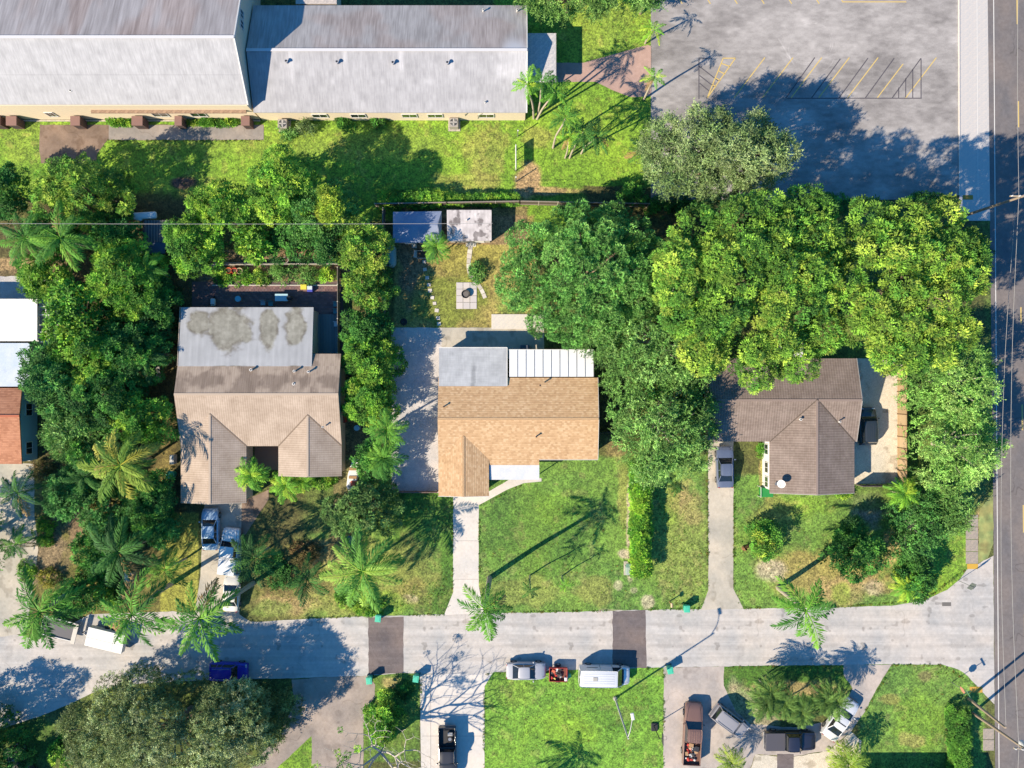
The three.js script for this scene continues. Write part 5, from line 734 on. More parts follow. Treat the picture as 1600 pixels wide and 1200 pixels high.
  if (kind === 'pickup') { const bl = .375 * L, bx = -.31 * L; parts(t, 'bed_wall', [rbox(bl, .48, .09, .03, bx, .93, W2 - .07), rbox(bl, .48, .09, .03, bx, .93, -W2 + .07), rbox(.07, .46, Wm - .2, .02, -.494 * L, .92, 0), rbox(.06, .46, Wm - .2, .02, -.125 * L, .92, 0)], M); part(t, 'bed_liner', box(bl - .1, .03, Wm - .24, bx, .765, 0), o.liner ?? M_black); if (o.cover) part(t, 'bed_cover', rbox(bl, .06, Wm - .08, .02, bx, 1.19, 0), o.cover); }
  return t;
}
function junk(name, label, parent, x0, x1, w, y, n, cols, seed) { // a heap: assorted boxes, bags and cans, each a part
  const r = rngOf(seed), t = thing(name, label, 'load', parent.position.clone().setY(0), parent.rotation.y), M = cols.map((c) => mat(c, .7));
  for (let i = 0; i < n; i++) { const k = Math.floor(r() * 3), s = rr(.16, .42, r), m = M[Math.floor(r() * M.length)], at = [rr(x0, x1, r), y + s * .25 + r() * .12, rr(-w, w, r)]; const g = k === 0 ? rbox(s * 1.3, s * .6, s, .03) : k === 1 ? cyl(s * .35, s * .3, s * .8, 10).rotateX(r() * 1.6) : new THREE.IcosahedronGeometry(s * .5, 1).scale(1.2, .6, 1); part(t, ['carton', 'can', 'bag'][k], g.rotateY(r() * 3).rotateZ((r() - .5) * .5).translate(...at), m); }
  return t;
}
vehicle('sedan', 'pale silver blue sedan parked closest to tan house garage', 'car', 'sedan', 328, 827, 91, 66, 1.82, [176, 204, 230]);
vehicle('pickup_truck', 'white pickup half hidden by dark palm on tan house driveway', 'truck', 'pickup', 357, 862, 83, 74, 1.9, [240, 242, 244], { cover: mat([244, 246, 248], .6) });
vehicle('sedan', 'small white car at the mouth of tan house driveway, under the pale palm trunk', 'car', 'sedan', 361, 927, 88, 58, 1.72, [236, 232, 222]);
vehicle('sedan', 'dark blue-grey sedan alone on the driveway beside the clipped hedge lawn', 'car', 'sedan', 1133, 730, 91, 65, 1.84, [112, 122, 146]);
vehicle('suv', 'black ribbed roof van on the pebble yard by dark bungalow', 'car', 'suv', 1357, 666, 91, 59, 1.86, [52, 58, 62], { ribs: true });
vehicle('suv', 'royal blue crossover parked on the street beneath olive tree', 'car', 'suv', 356, 1050, -1, 59, 1.86, [40, 36, 190], { rails: true });
vehicle('sedan', 'silver sedan parked on the verge in front of the junk trailer', 'car', 'sedan', 822, 1049, 0, 62, 1.82, [196, 196, 202]);
vehicle('van', 'white cargo van parked on the south verge', 'van', 'van', 945, 1057, -1, 80, 2.02, [248, 248, 250], { solid: true, mm: M_black, ribs: true, van: true });
const bp = vehicle('pickup_truck', 'black pickup facing away on the pale concrete driveway at the bottom edge', 'truck', 'pickup', 699, 1178, -89, 82, 1.92, [56, 54, 58], {});
{ const t = thing('spare_wheel', 'wheel lying loose in the bed of the black pickup', 'wheel', bp.position.clone().add(new V3(.25, .78, -1.5))); part(t, 'tyre', new THREE.TorusGeometry(.26, .1, 10, 22).rotateX(Math.PI / 2).translate(0, .1, 0), M_tyre); part(t, 'rim', cyl(.18, .18, .12, 16, 0, .1, 0), M_rim); const b = thing('toolbox', 'grey box beside the loose wheel in black pickup', 'box', bp.position.clone().add(new V3(.3, .78, -2.1))); part(b, 'box', rbox(.5, .25, .35, .04, 0, .13, 0), M_metal); part(b, 'lid', rbox(.52, .06, .37, .02, 0, .28, 0), M_wallGrey); }
const br = vehicle('pickup_truck', 'bronze brown pickup with a bed full of scrap', 'truck', 'pickup', 1083, 1148, 87, 97, 1.98, [140, 106, 92], { liner: mat([120, 84, 70], .7), ribs: true });
junk('scrap_load', 'red, white and brown scrap heaped in the bronze pickup bed', br, -2.9, -1.0, .62, .8, 34, [[200, 60, 50], [236, 230, 222], [190, 150, 110], [60, 60, 66], [230, 120, 80], [220, 214, 206]], 11);
vehicle('suv', 'silver grey crossover standing askew right of bronze pickup', 'car', 'suv', 1141, 1129, -37, 62, 1.84, [176, 172, 174], { rails: true });
vehicle('pickup_truck', 'dark navy crew pickup below the loop drive palms', 'truck', 'pickup', 1236, 1159, 0, 80, 1.98, [46, 48, 66], { cover: mat([86, 84, 92], .6) });
{ const c = vehicle('sedan', 'white patrol style sedan with push bar on curved drive', 'car', 'sedan', 1314, 1124, 55, 72, 1.9, [246, 246, 248]); part(c, 'push_bar', [bar(new V3(2.5, .5, -.4), new V3(2.5, .8, -.4), .04), bar(new V3(2.5, .5, .4), new V3(2.5, .8, .4), .04), bar(new V3(2.5, .78, -.55), new V3(2.5, .78, .55), .045)], M_black); part(c, 'roof_stripe', rbox(.12, .02, 1.1, .01, -.3, 1.438, 0), M_black); }
vehicle('suv', 'dark car with pale roof rails in the shaded lower left corner', 'car', 'suv', 30, 1196, 118, 66, 1.84, [70, 72, 80], { rails: true });
// trailers
function wheelsOf(t, list, r = .3) { for (const [x, z] of list) { const w = part(t, 'wheel', cyl(r, r, .18, 18).rotateX(Math.PI / 2).translate(x, r, z), M_tyre); part(w, 'rim', cyl(r * .55, r * .55, .2, 12).rotateX(Math.PI / 2).translate(x, r, z), M_rim); } }
{
  const t = thing('junk_trailer', 'small red open trailer behind the silver sedan', 'trailer', G(872, 1053, .6).setY(.012), -.02), M = mat([196, 70, 66], .6);
  part(t, 'bed', box(1.9, .06, 1.45, 0, .5, 0), mat([120, 72, 62], .8)); parts(t, 'side_wall', [rbox(1.9, .4, .05, .02, 0, .72, .72), rbox(1.9, .4, .05, .02, 0, .72, -.72), rbox(.05, .4, 1.44, .02, -.95, .72, 0), rbox(.05, .4, 1.44, .02, .95, .72, 0)], M); part(t, 'tongue', [bar(new V3(-.9, .45, .5), new V3(-1.6, .45, 0), .035), bar(new V3(-.9, .45, -.5), new V3(-1.6, .45, 0), .035)], M_metal); wheelsOf(t, [[0, .86], [0, -.86]]);
  junk('trailer_load', 'red, yellow and white odds and ends piled in small trailer', t, -.8, .35, .6, .55, 26, [[220, 70, 60], [240, 220, 120], [240, 236, 228], [70, 60, 60], [200, 90, 60], [90, 130, 90]], 21);
  const c = thing('green_crates', 'teal green and white containers at the right end of the small trailer', 'crate', t.position.clone().add(new V3(.95, 0, .1))); for (const [x, y, z, k] of [[0, .2, .5, 0], [.05, .2, -.1, 1], [.3, .16, .2, 0], [-.1, .7, .4, 2]]) part(c, 'crate', rbox(.36, .36, .42, .05, x, y, z), [mat([60, 176, 140], .6), mat([40, 90, 90], .6), mat([238, 240, 240], .6)][k]);
  const d = thing('covered_trailer', 'white flat topped trailer lying on the street under a palm', 'trailer', G(165, 1000, 1.0).setY(.012), -.235); part(d, 'top', rbox(4.1, .1, 2.05, .04, 0, 1.1, 0), mat([250, 248, 244], .6)); parts(d, 'side_panel', [box(4.0, .7, .05, 0, .72, .98), box(4.0, .7, .05, 0, .72, -.98), box(.05, .7, 1.95, 2, .72, 0), box(.05, .7, 1.95, -2, .72, 0)], mat([232, 230, 226], .6)); part(d, 'seam', [box(4.1, .02, .04, 0, 1.155, .12), box(.04, .02, 2.05, .9, 1.155, 0)], mat([220, 218, 214], .6)); part(d, 'tongue', [bar(new V3(-2, .45, .5), new V3(-2.9, .45, 0), .04), bar(new V3(-2, .45, -.5), new V3(-2.9, .45, 0), .04)], M_metal); part(d, 'jack', cyl(.05, .05, .6, 8, -2.8, .4, 0), M_black); wheelsOf(d, [[.4, 1.08], [.4, -1.08], [-.4, 1.08], [-.4, -1.08]]);
  const f = thing('flatbed_trailer', 'open flatbed trailer with white side rails beneath the left palm', 'trailer', G(92, 982, .6).setY(.012), -.24); part(f, 'deck', box(3.6, .08, 1.9, 0, .55, 0), mat([110, 108, 112], .8)); parts(f, 'rail', [rbox(3.7, .1, .09, .02, 0, .66, .98), rbox(3.7, .1, .09, .02, 0, .66, -.98), rbox(.09, .1, 2, .02, -1.82, .66, 0)], M_trim); part(f, 'ramp', rbox(.5, .08, 2.2, .02, 2.05, .75, 0).rotateZ(.1), mat([214, 206, 196], .7)); part(f, 'tongue', bar(new V3(2.1, .5, -.9), new V3(2.3, .5, -1.8), .04), M_metal); wheelsOf(f, [[-.2, 1.06], [-.2, -1.06]]);
}

// ---------- street furniture and yard things ----------
// wheelie bins
const M_bin = mat([64, 196, 160], .55), M_binLid = mat([80, 208, 172], .5);
{
  const t = thing('wheelie_bin', 'teal wheelie bin on the north verge beside the dark road patch', 'bin', G(591, 966, .9).setY(.012), -.1);
  const body = new THREE.CylinderGeometry(.42, .33, .95, 4, 1).rotateY(Math.PI / 4).scale(1, 1, 1.15).translate(0, .55, 0); part(t, 'body', body, M_bin); part(t, 'lid', [rbox(.64, .07, .74, .03, 0, 1.06, 0), rbox(.4, .03, .5, .01, 0, 1.105, 0)], M_binLid); part(t, 'handle', bar(new V3(-.25, 1.0, -.42), new V3(.25, 1.0, -.42), .02), M_bin); for (const s of [1, -1]) part(t, 'wheel', cyl(.11, .11, .05, 12).rotateZ(Math.PI / 2).translate(s * .3, .11, -.3), M_black);
  t.userData.group = 'teal wheelie bins along the street';
  for (const [x, y, a, l] of [[577, 1063, .1, 'teal wheelie bin on the south side at the corner of the dark road patch'], [650, 1060, -.15, 'teal wheelie bin at the corner of pale concrete driveway'], [1073, 951, 0, 'teal wheelie bin on the north verge beside the mailbox'], [1047, 1047, .15, 'teal wheelie bin at the mouth of loop drive']]) copy(t, l, G(x, y, .9).setY(.012), a);
  const g = thing('storage_bin', 'dark green storage bin at the corner of dark bungalow', 'bin', G(1198, 769, .8).setY(0)); const k = mat([44, 150, 70], .6); part(g, 'body', rbox(1.2, .95, .95, .06, 0, .5, 0), k); part(g, 'lid', [rbox(1.26, .08, 1.0, .03, 0, 1.02, 0)], k); part(g, 'frame', [bar(new V3(-.75, 0, .5), new V3(-.75, 1.2, .5), .03), bar(new V3(-.75, 0, -.6), new V3(-.75, 1.2, -.6), .03), bar(new V3(-.75, 1.2, .5), new V3(-.75, 1.2, -.6), .03)], M_trim);
  const p = thing('green_bin', 'round lidded green bin at the west side of tan house', 'bin', G(266, 742, .9).setY(0)); part(p, 'body', cyl(.42, .34, .9, 18, 0, .46, 0), M_bin); part(p, 'lid', [cyl(.45, .45, .06, 18, 0, .94, 0), rbox(.3, .06, .08, .02, 0, 1, 0)], M_binLid);
}
{ // utility cabinet, mailbox, hydrant-like dark cap
  const t = thing('utility_cabinet', 'grey-green utility cabinet at the south end of clipped hedge', 'utility box', G(985, 890, .7).setY(0)); part(t, 'cabinet', rbox(1.0, 1.0, .85, .04, 0, .52, .1), mat([172, 190, 178], .6)); part(t, 'lid', rbox(1.02, .12, .4, .03, 0, 1.0, -.46).rotateX(-.06), mat([120, 160, 140], .6)); part(t, 'pad', box(1.25, .1, 1.5, 0, .04, 0), M_concOld);
  const m = thing('mailbox', 'wooden post mailbox left of the teal bin on north verge', 'mailbox', G(1046, 940)); part(m, 'post', rbox(.1, 1.1, .1, .01, 0, .55, 0), M_wood); part(m, 'box', [rbox(.22, .16, .46, .02, 0, 1.16, .05), cyl(.11, .11, .46, 14).rotateX(Math.PI / 2).translate(0, 1.24, .05)], mat([214, 190, 150], .6)); part(m, 'flag', box(.02, .16, .05, .13, 1.3, .1), M_tail);
  const h = thing('basketball_hoop', 'portable basketball hoop standing on grass beside the loop drive', 'basketball hoop', G(1021, 1133)); part(h, 'base', rbox(.75, .2, .9, .08, .1, .1, .15), M_black); part(h, 'pole', bar(new V3(0, .1, 0), new V3(.1, 3.0, .1), .05), M_black); part(h, 'backboard', rbox(.06, .8, 1.15, .02, .42, 3.0, .1), mat([70, 72, 78], .5)); part(h, 'arm', [bar(new V3(.1, 2.8, .1), new V3(.4, 2.95, .1), .03)], M_black); part(h, 'rim', new THREE.TorusGeometry(.22, .015, 8, 20).rotateX(Math.PI / 2).translate(.68, 2.85, .1), mat([200, 90, 50], .6));
}
{ // street lamp
  const t = thing('street_lamp', 'tall grey street lamp on the south lawn with curved arm', 'street lamp', G(961, 1091)); part(t, 'pole', bar(new V3(0, 0, 0), new V3(0, 9.6, 0), .11, .07, 10), mat([206, 204, 200], .7)); const e = G(988, 1124, 9.8).sub(t.position); part(t, 'arm', taper([new V3(0, 9.3, 0), new V3(e.x * .4, 9.75, e.z * .4), e], .05, .04), mat([206, 204, 200], .7)); part(t, 'lamp_head', rbox(.34, .16, .72, .07).rotateY(.2).translate(e.x + .03, e.y, e.z - .28), mat([232, 230, 226], .5)); part(t, 'base', cyl(.2, .24, .3, 12, 0, .15, 0), mat([190, 186, 180], .8));
}
function pole(name, label, base, h, top, o = {}) { const B = G(...base), T = G(...top, h).sub(B), t = thing(name, label, 'utility pole', B); part(t, 'pole', bar(new V3(0, -.1, 0), T, .17, .11, 10), mat([176, 158, 138], .9)); if (o.cross) { const a = new V3(Math.cos(o.cross), 0, Math.sin(o.cross)).multiplyScalar(o.cl ?? 1.1); for (const d of [.2]) part(t, 'crossarm', beam(T.clone().add(a).setY(T.y - d), T.clone().sub(a).setY(T.y - d), .12, .14), mat([188, 172, 150], .9)); for (const s of [-1, -.35, .35, 1]) part(t, 'insulator', [cyl(.05, .07, .18, 10, T.x + a.x * s * .92, T.y - .02, T.z + a.z * s * .92)], mat([236, 236, 236], .4)); } if (o.can) part(t, 'transformer', [cyl(.28, .28, .8, 16, T.x + .35, T.y - .9, T.z - .1), cyl(.2, .28, .08, 16, T.x + .35, T.y - .46, T.z - .1)], mat([230, 230, 232], .5)); return t; }
pole('utility_pole', 'slim wooden utility pole by the lower right hedge, shorter of the pair', [1513, 1091], 8.2, [1571, 1137]); pole('utility_pole', 'tall wooden utility pole with white transformer at lower right', [1520, 1114], 10.8, [1604, 1172], { cross: .08, can: true }); pole('utility_pole', 'wooden utility pole with crossarm beside sidewalk at upper right', [1504, 338], 10.8, [1600, 306], { cross: .02, cl: 1.2 });
// wires
const M_wire = mat([176, 174, 172], .6);
function wire(label, a, b, sag = .5, n = 1) { const c = a.clone().add(b).multiplyScalar(.5); c.y -= sag; return solo('power_line', taper([a, a.clone().lerp(c, .5).setY(a.y * .25 + c.y * .75), c, b.clone().lerp(c, .5).setY(b.y * .25 + c.y * .75), b], .02, .02, 5), M_wire, label, 'power line'); }
wire('power line above the arterial road, inner of two between upper and lower utility poles', G(1592, 306, 10.7), G(1592, 1171, 10.7), 1.2); wire('power line above the arterial road going on past the lower pole', G(1592, 1172, 10.7), G(1584, 1700, 10.7)); wire('power line leaving the top edge from the upper utility pole', G(1592, 306, 10.7), G(1600, -300, 10.7)); wire('thin slack wire below the power line over the arterial road', G(1586, 330, 8.2), G(1572, 1137, 8.1), 1.4);
wire('thin power line crossing the back yards left to right over the trees', G(-60, 349, 9), G(770, 349, 9), .3);
// signs
{
  const s = thing('road_sign', 'octagonal road sign on post at the corner by lower right hedge', 'sign', G(1487, 1066)); part(s, 'post', bar(new V3(), new V3(0, 3.0, 0), .035), M_metal); part(s, 'panel', [cyl(.38, .38, .03, 8).rotateX(Math.PI / 2).rotateY(-1.2).translate(-.05, 2.1, .02)], mat([214, 150, 130], .5)); parts(s, 'name_blade', [box(.9, .18, .03).rotateY(.5).translate(0, 2.85, 0), box(.9, .18, .03).rotateY(2.07).translate(0, 3.02, 0)], mat([90, 150, 110], .6));
  const d = thing('road_sign', 'square road sign on slim post by the sidewalk path corner', 'sign', G(1497, 907)); part(d, 'post', bar(new V3(), new V3(0, 3, 0), .03), M_metal); part(d, 'panel', rbox(.85, .85, .03, .02, 0, 2.5, 0).rotateY(.8), mat([206, 206, 200], .5)); part(d, 'edge_strip', box(.5, .06, .035, 0, 2.98, 0).rotateY(.8), M_metal);
  const w = thing('lawn_sign', 'low white topped board on two posts on the school lawn', 'sign', G(806, 251)); parts(w, 'post', [-1.1, 0, 1.1].map((z) => cyl(.05, .05, 1.7, 8, 0, .85, z)), M_metal); part(w, 'board', rbox(.12, .75, 2.5, .03, 0, 1.2, 0), M_wallWhite); part(w, 'frame', [bar(new V3(0, 1.68, -1.25), new V3(0, 1.68, 1.25), .05)], M_trim);
  for (const [x, y, l] of [[809, 213, 'thin lawn post right of the low wing'], [806, 284, 'thin lawn post standing on the sandy patch']]) { const p = thing('lawn_post', l, 'post', G(x, y)); part(p, 'post', cyl(.05, .06, 1.9, 8, 0, .95, 0), M_metal); part(p, 'cap', cyl(.08, .08, .06, 8, 0, 1.92, 0), M_trim); }
}
// condensers
{
  const mk = (x, y, l) => { const t = thing('condenser', l, 'air conditioner', G(x, y + 1, .8).setY(0)); part(t, 'case', rbox(1.0, .95, 1.0, .05, 0, .55, 0), mat([176, 168, 160], .7)); part(t, 'fan_grille', [.14, .26, .38].map((r) => new THREE.TorusGeometry(r, .02, 6, 24).rotateX(Math.PI / 2).translate(0, 1.05, 0)), M_metal); part(t, 'fan_well', cyl(.4, .4, .02, 20, 0, 1.03, 0), M_black); part(t, 'blade', [0, 1, 2, 3].map((k) => box(.34, .015, .14, .2, 1.043, 0).rotateY(k * 1.57)), mat([214, 210, 206], .6)); part(t, 'pad', box(1.3, .1, 1.3, 0, .05, 0), M_concOld); };
  mk(442, 193, 'square condenser with fan at the cream wall, left one'); mk(709, 191, 'square condenser with fan at the cream wall, right one'); mk(250, 560, 'beige condenser in the strip left of the stained flat roof');
}
// shed yard: stepping stones, pavers, curved path
{
  const t = thing('stepping_stones', 'row of pale square stepping stones across the shed yard', 'stepping stones', G(690, 430)); t.userData.kind = 'structure'; delete t.userData.category;
  const L = [[647, 384, .5], [653, 397, .9], [663, 409, .4], [664, 421, .4], [667.5, 434, .42], [670, 445, .4], [672, 454, .44], [675.5, 465, .4], [679, 474, .38], [682.5, 485, .44], [684.5, 497, .42], [686, 506, .42]]; const r = rngOf(8), M = [[222, 212, 202], [206, 198, 190], [232, 224, 214]].map((c) => mat(c, .9));
  for (const [x, y, s] of L) part(t, 'stepping_stone', rbox(s, .05, s * .9, .015).rotateY(rr(-.2, .2, r)).translate(...G(x, y).sub(t.position).setY(.03).toArray()), M[Math.floor(r() * 3)]);
  const p = thing('paver_square', 'square of large pavers under the black fire bowl', 'patio', G(729, 462)); p.userData.kind = 'structure'; delete p.userData.category;
  for (let i = 0; i < 3; i++) for (let j = 0; j < 4; j++) part(p, 'paver', rbox(.72, .06, .70, .015, (i - 1) * .755, .03 + r() * .006, (j - 1.5) * .73), mat(mix([206, 200, 200], [226, 216, 210], r()), .9));
  const f = thing('fire_bowl', 'black round fire bowl on the square of pavers', 'fire bowl', G(728, 460).setY(.06)); part(f, 'bowl', new THREE.LatheGeometry([[.05, .12], [.3, .16], [.44, .34], [.47, .36], [.45, .38], [.40, .34], [.28, .22], [.02, .19]].map(([x, y]) => new THREE.Vector2(x, y)), 26), mat([50, 46, 48], .7, { side: THREE.DoubleSide })); part(f, 'leg', [0, 1, 2].map((k) => bar(new V3(.3 * Math.cos(k * 2.1), .2, .3 * Math.sin(k * 2.1)), new V3(.4 * Math.cos(k * 2.1), 0, .4 * Math.sin(k * 2.1)), .025)), M_black); part(f, 'ash', cyl(.3, .3, .03, 18, 0, .23, 0), mat([120, 112, 108]));
  const q = thing('garden_path', 'curved pale path of slabs leading from flat shed to the patio', 'path', G(740, 430)); q.userData.kind = 'structure'; delete q.userData.category;
  const cv = new THREE.CatmullRomCurve3(pts([[737, 374], [735, 386], [733, 402], [732, 416], [735, 430], [745, 442], [753, 454], [758, 466]])), N = 13;
  for (let k = 0; k < N; k++) { const a = cv.getPointAt((k + .04) / N), b = cv.getPointAt((k + .96) / N); part(q, 'path_slab', beam(a.clone().sub(q.position).setY(.02), b.clone().sub(q.position).setY(.02), k < 4 ? .5 : .42, .05), M[k % 3]); }
  const cr = thing('cross_slab', 'pale slab crossing the curved path before flat shed', 'slab', G(736, 384)); cr.userData.kind = 'structure'; delete cr.userData.category; part(cr, 'path_slab', rbox(1.1, .05, .4, .015, 0, .035, -.1), M[2]);
  // clutter along the fence and by the sheds
  const tub = (n, l, c, x, y, g) => { const o = thing(n, l, c, G(x, y)); g(o); return o; };
  tub('water_tank', 'pale blue-green tank in the shade by the shed yard fence', 'tank', 613, 402, (o) => { part(o, 'tank', new THREE.CapsuleGeometry(.55, 1.4, 6, 16).rotateX(Math.PI / 2).translate(0, .65, 0), mat([150, 184, 180], .6)); part(o, 'cradle', [box(.9, .2, .15, 0, .1, .5), box(.9, .2, .15, 0, .1, -.5)], M_wood); part(o, 'cap', cyl(.14, .14, .08, 12, 0, 1.22, .2), M_wallGrey); });
  tub('loose_tyre', 'dark tyre lying in the lower corner of shed yard', 'tyre', 631, 503, (o) => { part(o, 'tyre', new THREE.TorusGeometry(.28, .11, 10, 22).rotateX(Math.PI / 2).translate(0, .11, 0), M_tyre); part(o, 'rim', cyl(.17, .17, .1, 12, 0, .1, 0), M_black); });  // a tyre lying flat on the ground
  tub('white_box', 'small white box by the corner of garden shed', 'box', 648, 384, (o) => { part(o, 'box', rbox(.45, .5, .5, .04, 0, .27, 0), M_wallWhite); part(o, 'lid', rbox(.5, .06, .55, .02, 0, .54, 0), M_wallGrey); });
  tub('white_bucket', 'white pail beside the pale tank', 'bucket', 604, 414, (o) => { part(o, 'pail', cyl(.2, .16, .4, 14, 0, .2, 0), M_wallWhite); part(o, 'rim', new THREE.TorusGeometry(.2, .02, 6, 18).rotateX(Math.PI / 2).translate(0, .4, 0), M_wallGrey); });
  tub('planter_box', 'raised timber frame on the ground beneath the garden shed corner', 'planter', 661, 398, (o) => { parts(o, 'side_board', [rbox(1.3, .25, .06, .01, 0, .13, .4), rbox(1.3, .25, .06, .01, 0, .13, -.4), rbox(.06, .25, .8, .01, .65, .13, 0), rbox(.06, .25, .8, .01, -.65, .13, 0)], mat([206, 194, 182], .9)); part(o, 'soil', box(1.2, .1, .75, 0, .12, 0), mat([96, 76, 60])); });
}
// brick terrace, deck and furniture behind the tan house
{
  const t = new THREE.Group(); t.name = 'brick_terrace'; t.userData.kind = 'structure'; t.position.copy(G(430, 465)); scene.add(t); const r = rngOf(12), M = [[134, 104, 102], [122, 94, 94], [146, 114, 110], [128, 104, 106]].map((c) => mat(c, .92));
  const bricks = [[], [], [], []]; for (let y = 0; y < 26; y++) for (let x = 0; x < 44; x++) { const px = 316 + (x + (y % 2) * .5) * 5.0, py = 447 + y * 3; if (px > 530 || (px < 490 && py > 482 + 4) || px < 280) continue; bricks[Math.floor(r() * 4)].push(rbox(.33, .05, .19, .01).translate(...G(px, py).sub(t.position).setY(.02 + r() * .006).toArray())); }
  bricks.forEach((b, i) => { if (!b.length) return; const m = part(t, 'brick_paving', b, M[i]); m.userData.kind = 'stuff'; });
  part(t, 'brick_bed', sheet(pts([[300, 440], [536, 440], [536, 556], [486, 556], [486, 486], [300, 486]]).map((p) => p.clone().sub(t.position)), .012, 4), mat([112, 92, 92]));
  const d = thing('wooden_deck', 'grey-green wooden deck in the corner of tan house and thin fence', 'deck', G(508, 522)); for (let k = 0; k < 9; k++) part(d, 'deck_board', rbox(.29, .06, 4.3, .01, (k - 4) * .31, .2, 0), mat(mix([104, 116, 122], [132, 140, 142], r()), .85)); part(d, 'joist', [box(2.7, .16, .1, 0, .08, 1.8), box(2.7, .16, .1, 0, .08, -1.8)], M_wood);
  const th = (n, l, c, x, y, g) => { const o = thing(n, l, c, G(x, y).setY(.05)); g(o); };
  const chair = (o, m) => { part(o, 'seat', rbox(.5, .05, .5, .02, 0, .42, 0), m); part(o, 'backrest', rbox(.5, .5, .05, .02, 0, .68, -.24), m); for (const x of [-1, 1]) for (const z of [-1, 1]) part(o, 'leg', cyl(.02, .02, .42, 6, x * .22, .21, z * .22), m); };
  const teal = mat([70, 140, 150], .6), white = mat([214, 226, 230], .6), yel = mat([236, 220, 70], .6), blue = mat([70, 80, 190], .6);
  th('garden_chair', 'teal garden chair at the terrace east side, upper one', 'chair', 526, 476, (o) => chair(o, teal)); th('garden_chair', 'teal garden chair at the terrace east side, lower one', 'chair', 526, 487, (o) => chair(o, teal)); th('garden_chair', 'pale chair on the far edge of wooden deck', 'chair', 527, 507, (o) => chair(o, white)); th('garden_chair', 'grey chair near the middle of the brick terrace', 'chair', 413, 474, (o) => chair(o, mat([150, 176, 190], .6))); th('garden_chair', 'small teal chair next to the grey chair on brick terrace', 'chair', 425, 475, (o) => chair(o, teal));
  th('garden_table', 'pale blue oblong table on brick terrace', 'table', 443, 466, (o) => { part(o, 'tabletop', rbox(1.4, .05, .8, .06, 0, .72, 0), mat([190, 226, 236], .4)); for (const x of [-1, 1]) for (const z of [-1, 1]) part(o, 'leg', cyl(.03, .03, .7, 8, x * .6, .35, z * .3), M_metal); }); th('barbecue', 'dark barbecue beside the oblong terrace table', 'barbecue', 456, 467, (o) => { part(o, 'firebox', new THREE.SphereGeometry(.28, 16, 10).scale(1.2, .8, 1).translate(0, .8, 0), M_black); for (const x of [-1, 1]) part(o, 'leg', bar(new V3(x * .2, .7, 0), new V3(x * .3, 0, 0), .025), M_metal); part(o, 'handle', bar(new V3(-.15, .86, .28), new V3(.15, .86, .28), .02), M_wood); });
  th('storage_tub', 'yellow tub at the upper edge of brick terrace', 'tub', 476, 449, (o) => { part(o, 'tub', rbox(.6, .4, .5, .05, 0, .2, 0), yel); part(o, 'rim', rbox(.66, .05, .56, .02, 0, .4, 0), yel); }); th('storage_tub', 'blue and white crate next to yellow tub', 'crate', 486, 452, (o) => { part(o, 'tub', rbox(.6, .5, .65, .05, 0, .25, 0), blue); part(o, 'lid', rbox(.55, .05, .4, .02, 0, .53, -.1), white); });
  th('round_table', 'small round sky blue table at the left of brick terrace', 'table', 375, 468, (o) => { part(o, 'tabletop', cyl(.32, .32, .05, 20, 0, .6, 0), mat([110, 200, 226], .5)); part(o, 'pedestal', cyl(.04, .06, .58, 8, 0, .3, 0), M_metal); part(o, 'base', cyl(.2, .22, .04, 14, 0, .03, 0), M_metal); }); th('scooter', 'white and black machine at the left end of brick terrace', 'machine', 336, 473, (o) => { part(o, 'body', rbox(.5, .45, .8, .12, 0, .5, 0), white); for (const z of [-1, 1]) part(o, 'wheel', cyl(.2, .2, .12, 14).rotateZ(Math.PI / 2).translate(0, .2, z * .5), M_tyre); part(o, 'handle', bar(new V3(-.3, 1, .3), new V3(.3, 1, .3), .03), M_black); });
  for (const [x, y, c, l] of [[357, 422.5, [226, 110, 60], 'orange pot in plant bed, left of three'], [366, 423, [222, 84, 64], 'red pot in plant bed, middle of three'], [374, 423, [206, 190, 150], 'pale pot in plant bed, right of three'], [446, 406, [210, 200, 190], 'pale pot above the right plant bed']]) { const o = thing('plant_pot', l, 'pot', G(x, y, .8).setY(0)); part(o, 'pot', new THREE.LatheGeometry([[.01, 0], [.22, .02], [.3, .7], [.34, .72], [.34, .78], [.28, .78], [.24, .6]].map(([a, b]) => new THREE.Vector2(a, b)), 20), mat(c, .8, { side: THREE.DoubleSide })); part(o, 'soil', cyl(.26, .26, .03, 16, 0, .66, 0), mat([90, 70, 54])); }
  for (const y of [411, 446]) struct('bed_edging', beam(G(332, y).setY(.08), G(535, y).setY(.08), .12, .18), mat([206, 196, 186], .9));
  // side strips
  th('blue_box', 'light blue box in the shade left of the stained flat roof', 'box', 247, 491, (o) => { part(o, 'box', rbox(1.1, .6, .8, .06, 0, .35, 0), mat([120, 190, 226], .6)); part(o, 'lid', rbox(1.16, .08, .86, .03, 0, .68, 0), mat([150, 206, 234], .6)); });
  th('pvc_pipes', 'bundle of white pipes lying left of the tan roof', 'pipes', 247, 580, (o) => { for (let k = 0; k < 4; k++) part(o, 'pipe', bar(new V3(-.2 + k * .13, .08, -1.1 + k * .1), new V3(-.1 + k * .13, .08, 1.1), .05), M_wallWhite); }); th('red_bin', 'red container at the east wall of tan house', 'bin', 538, 654, (o) => { part(o, 'body', rbox(.6, .95, .8, .05, 0, .48, 0), mat([200, 70, 50], .6)); part(o, 'lid', rbox(.64, .08, .84, .03, 0, .98, 0), mat([180, 60, 44], .6)); });
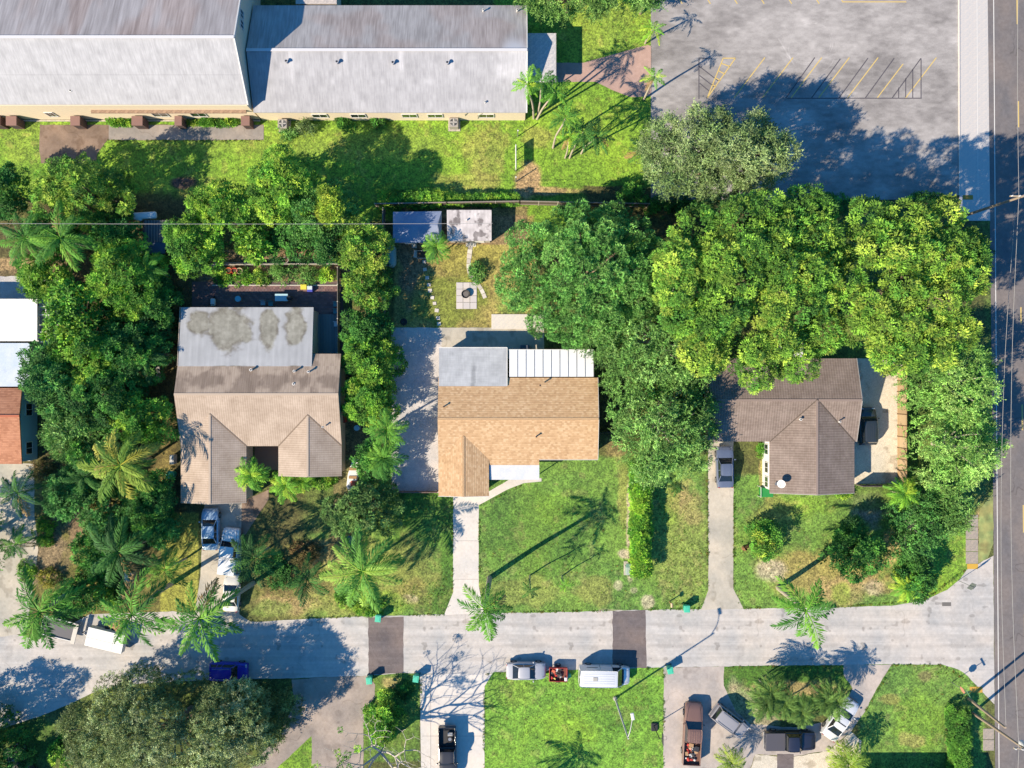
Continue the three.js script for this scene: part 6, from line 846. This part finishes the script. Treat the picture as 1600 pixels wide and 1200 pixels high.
  th('blue_drum', 'pale blue drum in the passage east of tan house', 'drum', 560, 668, (o) => { part(o, 'drum', cyl(.3, .3, .85, 16, 0, .43, 0), mat([120, 170, 200], .5)); part(o, 'lid', cyl(.31, .31, .04, 16, 0, .87, 0), mat([170, 206, 224], .5)); }); th('white_cabinet', 'white cabinet lying in the passage east of tan house', 'cabinet', 541, 636, (o) => { part(o, 'box', rbox(.7, .7, 1.1, .04, 0, .36, 0), M_wallWhite); part(o, 'door', rbox(.66, .03, 1.04, .01, 0, .73, 0), M_wallGrey); });
  th('row_boat', 'white and red small boat beside the lower hedge row', 'boat', 553, 742, (o) => { const hull = loft([[-1.9, .05, .25, .5, .05], [-1.3, .42, .1, .48, .06], [0, .58, .05, .46, .06], [1.3, .5, .07, .5, .06], [1.8, .42, .1, .54, .06]]).rotateY(1.33); part(o, 'hull', hull, mat([240, 238, 234], .5)); part(o, 'thwart', [box(.9, .06, .3, 0, .52, .2), box(.8, .06, .3, 0, .52, -.7)], M_wood); part(o, 'cover', rbox(.7, .2, .6, .08, .1, .55, .9), mat([220, 110, 84], .7)); });
  th('garden_hose', 'coiled pale hose on the passage left of tan house', 'hose', 264, 564, (o) => { part(o, 'hose', [0, 1].map((k) => new THREE.TorusGeometry(.2 + .05 * k, .025, 6, 22).rotateX(Math.PI / 2).translate(0, .03 + .03 * k, 0)), M_wallWhite); part(o, 'nozzle', bar(new V3(.2, .03, 0), new V3(.45, .03, .1), .025), M_black); });
  th('white_step', 'white stacked panels by the west wall of tan house', 'panels', 274, 717, (o) => { for (let k = 0; k < 3; k++) part(o, 'panel', rbox(.12, .9, 1.0, .02, k * .15 - .15, .46, 0), M_wallWhite); });
  th('black_pot', 'dark blue tub by the pale flowered round tree', 'tub', 548, 843, (o) => { part(o, 'tub', cyl(.5, .4, .5, 18, 0, .26, 0), mat([60, 80, 120], .5)); part(o, 'rim', new THREE.TorusGeometry(.5, .04, 6, 22).rotateX(Math.PI / 2).translate(0, .5, 0), mat([80, 100, 140], .5)); });
  th('cooler_box', 'pale box among palms left of the driveway', 'box', 206, 899, (o) => { part(o, 'box', rbox(.9, .6, .9, .06, 0, .32, 0), mat([206, 214, 220], .6)); part(o, 'lid', rbox(.96, .08, .96, .03, 0, .65, 0), mat([226, 230, 232], .6)); }); th('white_planter', 'white trough by the orange roofed house', 'planter', 44, 716, (o) => { part(o, 'trough', rbox(1.1, .45, .5, .04, 0, .23, 0), M_wallWhite); part(o, 'soil', box(.95, .03, .36, 0, .46, 0), mat([96, 76, 60])); });
  th('dead_stump', 'brown shrub stump left of the yellow flecked tree', 'stump', 1162, 856, (o) => { part(o, 'stump', taper([new V3(), new V3(.05, .3, .05), new V3(.1, .55, 0)], .28, .16, 9), mat([150, 110, 76])); const rr2 = rngOf(5); part(o, 'twig', Array.from({ length: 14 }, () => bar(new V3(0, .3, 0), rdir(rr2, .1).multiplyScalar(.7).add(new V3(0, .3, 0)), .02, .006, 5)), mat([140, 96, 66])); });
  th('metal_lid', 'grey grill table near the metal patio cover', 'table', 820, 543, (o) => { part(o, 'tabletop', rbox(1.0, .06, .45, .02, 0, .8, 0), mat([90, 96, 110], .5)); for (const x of [-1, 1]) part(o, 'leg', box(.06, .78, .4, x * .42, .39, 0), M_metal); });
}
scene.traverse((o) => { if (o.isMesh) o.castShadow = o.receiveShadow = true; });
renderer.render(scene, camera);
